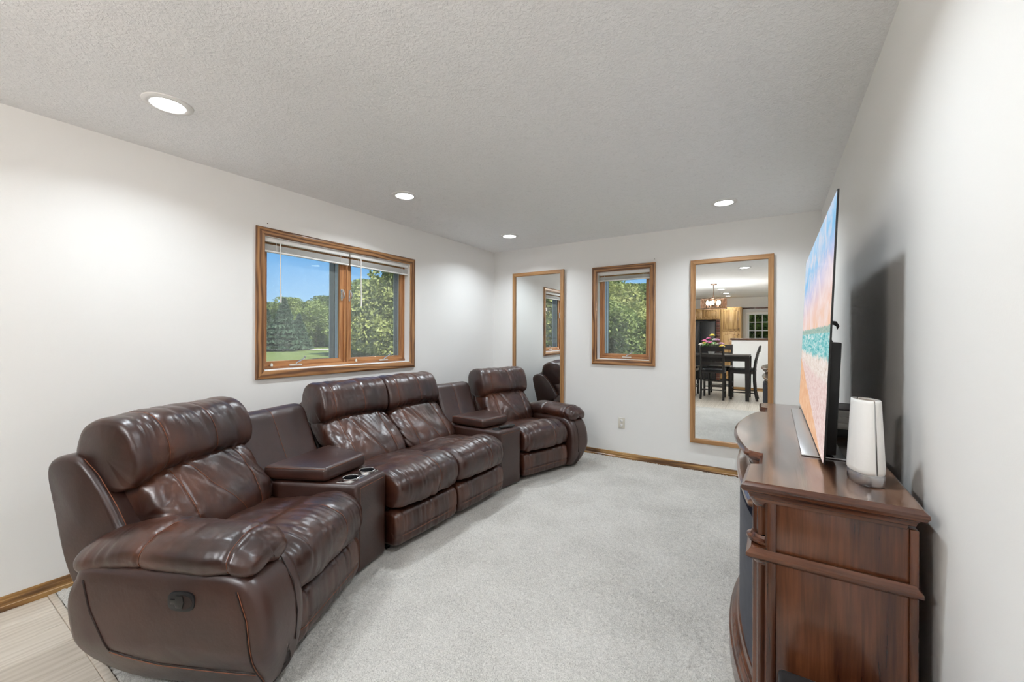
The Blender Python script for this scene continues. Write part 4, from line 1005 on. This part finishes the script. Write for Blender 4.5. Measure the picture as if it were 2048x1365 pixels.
cabinet('tall_cabinet', 'tall oak pantry cabinet with arched doors by the kitchen window', -1.335, -.80, 0.05, 2.135, KY, .58, [(-1.305, -.83, 1.44, 2.10, (-.86, 1.50)), (-1.305, -.83, .10, 1.40, (-.86, 1.34))])
cabinet('wall_cabinet', 'oak wall cabinet with arched doors above the black refrigerator', -2.42, -1.345, 1.785, 2.115, KY, .58, [(-1.80, -1.375, 1.805, 2.095, (-1.76, 1.83)), (-2.26, -1.83, 1.805, 2.095, (-1.87, 1.83))])
fr = thing('refrigerator', 'black refrigerator under the oak wall cabinet', 'refrigerator', (-1.83, -4.85, 0))
box('body', (-2.26, -1.445), (-5.15, -4.47), (.01, 1.725), M['fridge'], fr, .01, True)
for (a, b) in ((-2.255, -1.86), (-1.85, -1.45)):
    d_ = box('door', (a, b), (-4.468, -4.41), (.05, 1.72), M['fridge'], fr, .012, True)
    hx = b - .03 if a < -2 else a + .03
    tube('handle', [(hx, -4.41, .75), (hx, -4.37, .78), (hx, -4.37, 1.45), (hx, -4.41, 1.48)], .009, M['satin_black'], d_, 8, False, True)
# brick return between the refrigerator and the pantry
br = structure(thing('wall_brick', None, None, (-1.39, -4.75, 0)), 'narrow red brick return beside the refrigerator', 'wall')
box('mortar', (-1.436, -1.342), (-5.19, -4.53), (0.0, 1.775), M['taupe'], br, 0, True)
BR = [plain('brick_red', (.20, .075, .05), .85), plain('brick_brown', (.14, .06, .045), .85)]
k = 0; z = .008
while z < 1.72:
    box('brick', (-1.432, -1.346), (-4.545, -4.522), (z, z + .062), BR[k % 2], br, .004, True); z += .074; k += 1
# ---- half wall with oak cap, kitchen window
hw_ = structure(box('wall_half', (-.875, XR), (-2.60, -2.47), (0, 1.212), M['white']), 'white half wall with a wood cap in the mirror', 'wall')
box('cap', (-.905, XR), (-2.64, -2.43), (1.212, 1.250), M['wal_x'], hw_, .006)
box('skirting', (-.875, XR), (-2.47, -2.458), (0, .072), M['base_oak_x'], hw_, .002)
w3 = structure(thing('window_3', None, None, (-.30, YB, W3[2])), 'white gridded kitchen window seen in the mirror', 'window')
mitred(w3, 'y', YB, 1, W3, [(0, 0), (0, .012), (.05, .016), (.06, .010), (.06, 0)], (M['white'], M['white']))
mitred(w3, 'y', YB - .05, -1, W3, [(0, 0), (.03, 0), (.03, .03), (0, .03)], (M['white'], M['white']), 'sash_rail', True)
box('pane', (W3[0] + .02, W3[1] - .02), (YB - .072, YB - .068), (W3[2] + .02, W3[3] - .02), M['glass'], w3, 0, True)
for q in np.linspace(W3[0], W3[1], 5)[1:-1]: box('muntin', (q - .010, q + .010), (YB - .066, YB - .048), (W3[2] + .02, W3[3] - .02), M['white'], w3, 0, True)
for q in np.linspace(W3[2], W3[3], 4)[1:-1]: box('muntin', (W3[0] + .02, W3[1] - .02), (YB - .064, YB - .050), (q - .010, q + .010), M['white'], w3, 0, True)
tr = structure(box('trim_1', (-.83, XR), (YB, YB + .05), (2.09, 2.135), M['wal_x'], None, .004), 'dark wood shelf trim over the kitchen window', 'trim')
rb = thing('roller_shade', 'white rolled-up shade at the top of the kitchen window', 'blind', (-.30, YB + .03, 1.975))
tube('roll', [(-.72, YB + .035, 1.985), (.12, YB + .035, 1.985)], .022, M['blind'], rb, 16, False, True); box('hem', (-.70, .10), (YB + .05, YB + .056), (1.935, 1.975), M['blind'], rb, 0, True)
# ---- unseen sliding glass door added to bring daylight in behind the camera
d1 = structure(thing('door_1', None, None, (XL, (DOOR[0] + DOOR[1]) / 2, 0)), 'unseen sliding glass patio door added for daylight beside the dining table', 'door')
mitred(d1, 'x', XL, 1, DOOR, CAS, (M['oak_y'], M['oak_z']))
ymid = (DOOR[0] + DOOR[1]) / 2
for (a, b, dx) in ((DOOR[0], ymid + .03, .05), (ymid - .03, DOOR[1], .09)):
    mitred(d1, 'x', XL - dx, -1, (a, b, DOOR[2], DOOR[3]), [(0, 0), (.06, 0), (.06, .03), (0, .03)], (M['white'], M['white']), 'door_stile', True)
    box('pane', (XL - dx - .018, XL - dx - .012), (a + .05, b - .05), (DOOR[2] + .05, DOOR[3] - .05), M['glass'], d1, 0, True)
tube('pull_handle', [(XL - .045, ymid - .0, .92), (XL - .01, ymid, .95), (XL - .01, ymid, 1.10), (XL - .045, ymid, 1.13)], .009, M['chrome'], d1, 8, False, True)
# ================================================================ outdoors
def ground_mat():
    m, nt, b = _new('lawn'); v = coords(nt)
    c = ramp(nt, noise(nt, v, .6, 6, .7), [(.3, (.07, .10, .03)), (.5, (.12, .155, .05)), (.7, (.19, .21, .085))]); nt.links.new(c, b.inputs['Base Color'])
    b.inputs['Roughness'].default_value = .9; b.inputs['Specular IOR Level'].default_value = .1; return m
GZ = -.45
n_ = 60; gs = 2.2
V = []; Fc = []
for i in range(n_ + 1):
    for j in range(n_ + 1):
        x = (i - n_ / 2) * gs * 2; y = (j - n_ / 2) * gs * 2
        d = math.hypot(x + 1.4, y + .4)
        V.append((x, y, GZ + max(0, d - 14) * .002 + .12 * math.sin(x * .13) * math.sin(y * .11) * min(1, d / 25)))
for i in range(n_):
    for j in range(n_): q = i * (n_ + 1) + j; Fc.append((q, q + n_ + 1, q + n_ + 2, q + 1))
lawn = mesh('lawn', V, Fc, ground_mat(), None, True); structure(lawn, 'green lawn outside the windows', 'lawn')
def gz(x, y):
    d = math.hypot(x + 1.4, y + .4); return GZ + max(0, d - 14) * .002 + .12 * math.sin(x * .13) * math.sin(y * .11) * min(1, d / 25)
# gravel drive crossing before the tree line
V, Fc = [], []
for i in range(41):
    t_ = i / 40; px, py = -62 + 32 * t_, 14 + 30 * t_; nx_, ny_ = -.68, .73
    for s_ in (-1.6, 1.6): V.append((px + nx_ * s_, py + ny_ * s_, gz(px, py) + .06))
for i in range(40): Fc.append((2 * i, 2 * i + 1, 2 * i + 3, 2 * i + 2))
dv_ = mesh('gravel_drive', V, Fc, plain('gravel', (.42, .39, .36), .9)); structure(dv_, 'grey gravel drive before the distant trees', 'drive')
LEAVES = [leaf_mat('leaf_mid', (.09, .13, .04), (.17, .22, .07), (.30, .34, .12)), leaf_mat('leaf_olive', (.13, .16, .05), (.26, .29, .10), (.44, .42, .17)), leaf_mat('leaf_dark', (.045, .075, .03), (.09, .13, .05), (.15, .19, .08)), leaf_mat('needle', (.03, .06, .04), (.06, .10, .065), (.10, .15, .10))]
BARK = plain('bark', (.09, .065, .045), .9)
def crown_mesh(kind, n, seed):
    g = np.random.default_rng(seed)
    if kind == 'conifer':
        z = g.random(n) ** .8; rad = (1 - z) * .42 * (0.75 + .25 * np.sin(z * 60)) ; a = g.random(n) * 2 * np.pi; rr = rad * np.sqrt(.35 + .65 * g.random(n))
        c = np.stack([rr * np.cos(a), rr * np.sin(a), .06 + z * .94], 1); size = .045
    else:
        nb = 34; bc = []; 
        while len(bc) < nb:
            p = g.random(3) * 2 - 1
            if (p ** 2).sum() < 1: bc.append(p)
        bc = np.array(bc) * np.array([.42, .42, .43]) + np.array([0, 0, .50]); br_ = .11 + .10 * g.random(nb)
        bi = g.integers(0, nb, n); d = g.normal(size=(n, 3)); d /= np.linalg.norm(d, axis=1)[:, None]
        c = bc[bi] + d * (br_[bi] * (.75 + .3 * g.random(n)))[:, None]; c[:, 2] = np.clip(c[:, 2], .03, 1.05); size = .019
    nrm = g.normal(size=(n, 3)); nrm[:, 2] += .4; nrm /= np.linalg.norm(nrm, axis=1)[:, None]
    t1 = np.cross(nrm, g.normal(size=(n, 3))); t1 /= np.linalg.norm(t1, axis=1)[:, None]; t2 = np.cross(nrm, t1)
    s = (size * (.6 + .8 * g.random(n)))[:, None]
    q = np.stack([c - t1 * s, c - t2 * s * .55, c + t1 * s, c + t2 * s * .55], 1).reshape(-1, 3)
    me = bpy.data.meshes.new('foliage'); me.vertices.add(len(q)); me.vertices.foreach_set('co', q.ravel())
    li = np.arange(4 * n, dtype=np.int32); me.loops.add(4 * n); me.loops.foreach_set('vertex_index', li); me.polygons.add(n); me.polygons.foreach_set('loop_start', np.arange(0, 4 * n, 4, dtype=np.int32)); me.update(calc_edges=True)
    return me
CR = [crown_mesh('broad', 22000, 11), crown_mesh('broad', 22000, 12), crown_mesh('broad', 22000, 13), crown_mesh('conifer', 14000, 14)]
CRM = {}
TR_V, TR_F = tubev([(0, 0, 0), (.01, 0, .2), (-.01, .01, .45), (0, 0, .7)], [.035, .028, .02, .01], 8)
trunk_me = bpy.data.meshes.new('trunk'); trunk_me.from_pydata([tuple(v) for v in TR_V], [], TR_F); trunk_me.materials.append(BARK)
def tree(label, x, y, h, ci, li, wid=1.0, rot=0, name='broadleaf_tree', grp='trees outside the windows'):
    key = (ci, li)
    if key not in CRM:
        me = CR[ci].copy(); me.materials.append(LEAVES[li]); CRM[key] = me
    t = thing(name, label, 'tree', (x, y, gz(x, y) - .05), rot, grp)
    f = bpy.data.objects.new('foliage', CRM[key]); COL.objects.link(f); f.parent = t; f.scale = (h * wid, h * wid, h); f['kind'] = 'stuff'
    k_ = bpy.data.objects.new('trunk', trunk_me); COL.objects.link(k_); k_.parent = t; k_.scale = (h, h, h)
ORD = ['first', 'second', 'third', 'fourth', 'fifth', 'sixth', 'seventh', 'eighth', 'ninth', 'tenth', 'eleventh']
def along(px, depth):
    a = (px - 1024) / F_PX; d = _F + _R0 * a; return (d.x * depth, d.y * depth)
# left pane: distant tree line (tree bases far off), spruces in front
row = [(505, 62, 7.0, 0, 0), (545, 66, 6.6, 1, 2), (578, 60, 6.8, 2, 0), (606, 63, 7.0, 0, 1), (632, 58, 6.5, 1, 0), (655, 62, 7.2, 2, 2), (525, 74, 7.4, 2, 2), (590, 76, 7.9, 1, 2), (640, 77, 8.2, 0, 2)]
for k, (px, dp, h_, ci, li) in enumerate(row):
    x, y = along(px, dp); tree(('rearmost ' if k > 5 else '') + 'broadleaf tree of the distant row beyond the drive, ' + ORD[k if k < 6 else k - 6] + ' from the left', x, y, h_, ci, li, 1.15, k * 1.3)
for px, dp, h_, lab in ((534, 46, 4.6, 'dark spruce at the left edge of the left pane'), (568, 44, 5.6, 'tallest dark spruce standing before the distant tree row'), (598, 48, 4.2, 'smaller dark spruce right of the tallest spruce')):
    x, y = along(px, dp); tree(lab, x, y, h_, 3, 3, .95, px, 'spruce_tree', 'spruces before the tree row')
row2 = [(742, 27, 5.6, 0, 0), (775, 25, 5.3, 1, 1), (806, 24, 6.2, 2, 1), (840, 26, 6.9, 1, 1), (742, 36, 6.2, 2, 2), (790, 33, 6.8, 0, 0), (862, 28, 7.4, 0, 0)]
for k, (px, dp, h_, ci, li) in enumerate(row2):
    x, y = along(px, dp); tree(('taller ' if dp > 30 else '') + 'leafy tree close behind the right pane of the double window, ' + ORD[k] + ' of its clump', x, y, h_, ci, li, 1.05, k * 1.7)
row3 = [(1190, 22, 5.0, 1, 1), (1226, 27, 5.5, 0, 0), (1262, 26, 4.9, 2, 1), (1300, 24, 4.9, 1, 0), (1345, 25, 5.4, 0, 1), (1245, 18, 3.2, 2, 1), (1290, 17, 3.0, 0, 1), (1206, 17, 3.4, 1, 0), (1275, 35, 5.9, 2, 2), (1212, 36, 6.7, 1, 2), (1335, 36, 6.4, 0, 2)]
for k, (px, dp, h_, ci, li) in enumerate(row3):
    x, y = along(px, dp); tree(('small front ' if h_ < 4 else 'rear ' if dp > 30 else 'middle ') + 'leafy tree in the small window between the mirrors, ' + ORD[k] + ' of the clump', x, y, h_, ci, li, 1.1, k * 2.1)
for k, (x, y, h_) in enumerate(((-16, -9, 7.5), (-20, -14, 8.5), (-14, -15, 7.5), (-19, -4, 7), (-12, -20, 8), (-24, -20, 9))):
    tree('dark leafy tree beyond the added patio door, ' + ORD[k] + ' from the door', x, y, h_, k % 3, (1, 0, 1)[k % 3], 1.15, k, 'broadleaf_tree', 'trees beside the patio')
for k, (x, y, h_) in enumerate(((-3.2, -20, 7), (-.5, -18, 6.5), (2.4, -19, 7), (-6.5, -21, 7.5), (5, -21, 7))):
    tree('green tree behind the gridded kitchen window, ' + ORD[k] + ' of that row', x, y, h_, k % 3, (1, 1, 0)[k % 3], 1.15, k * 1.1, 'broadleaf_tree', 'trees behind the kitchen')
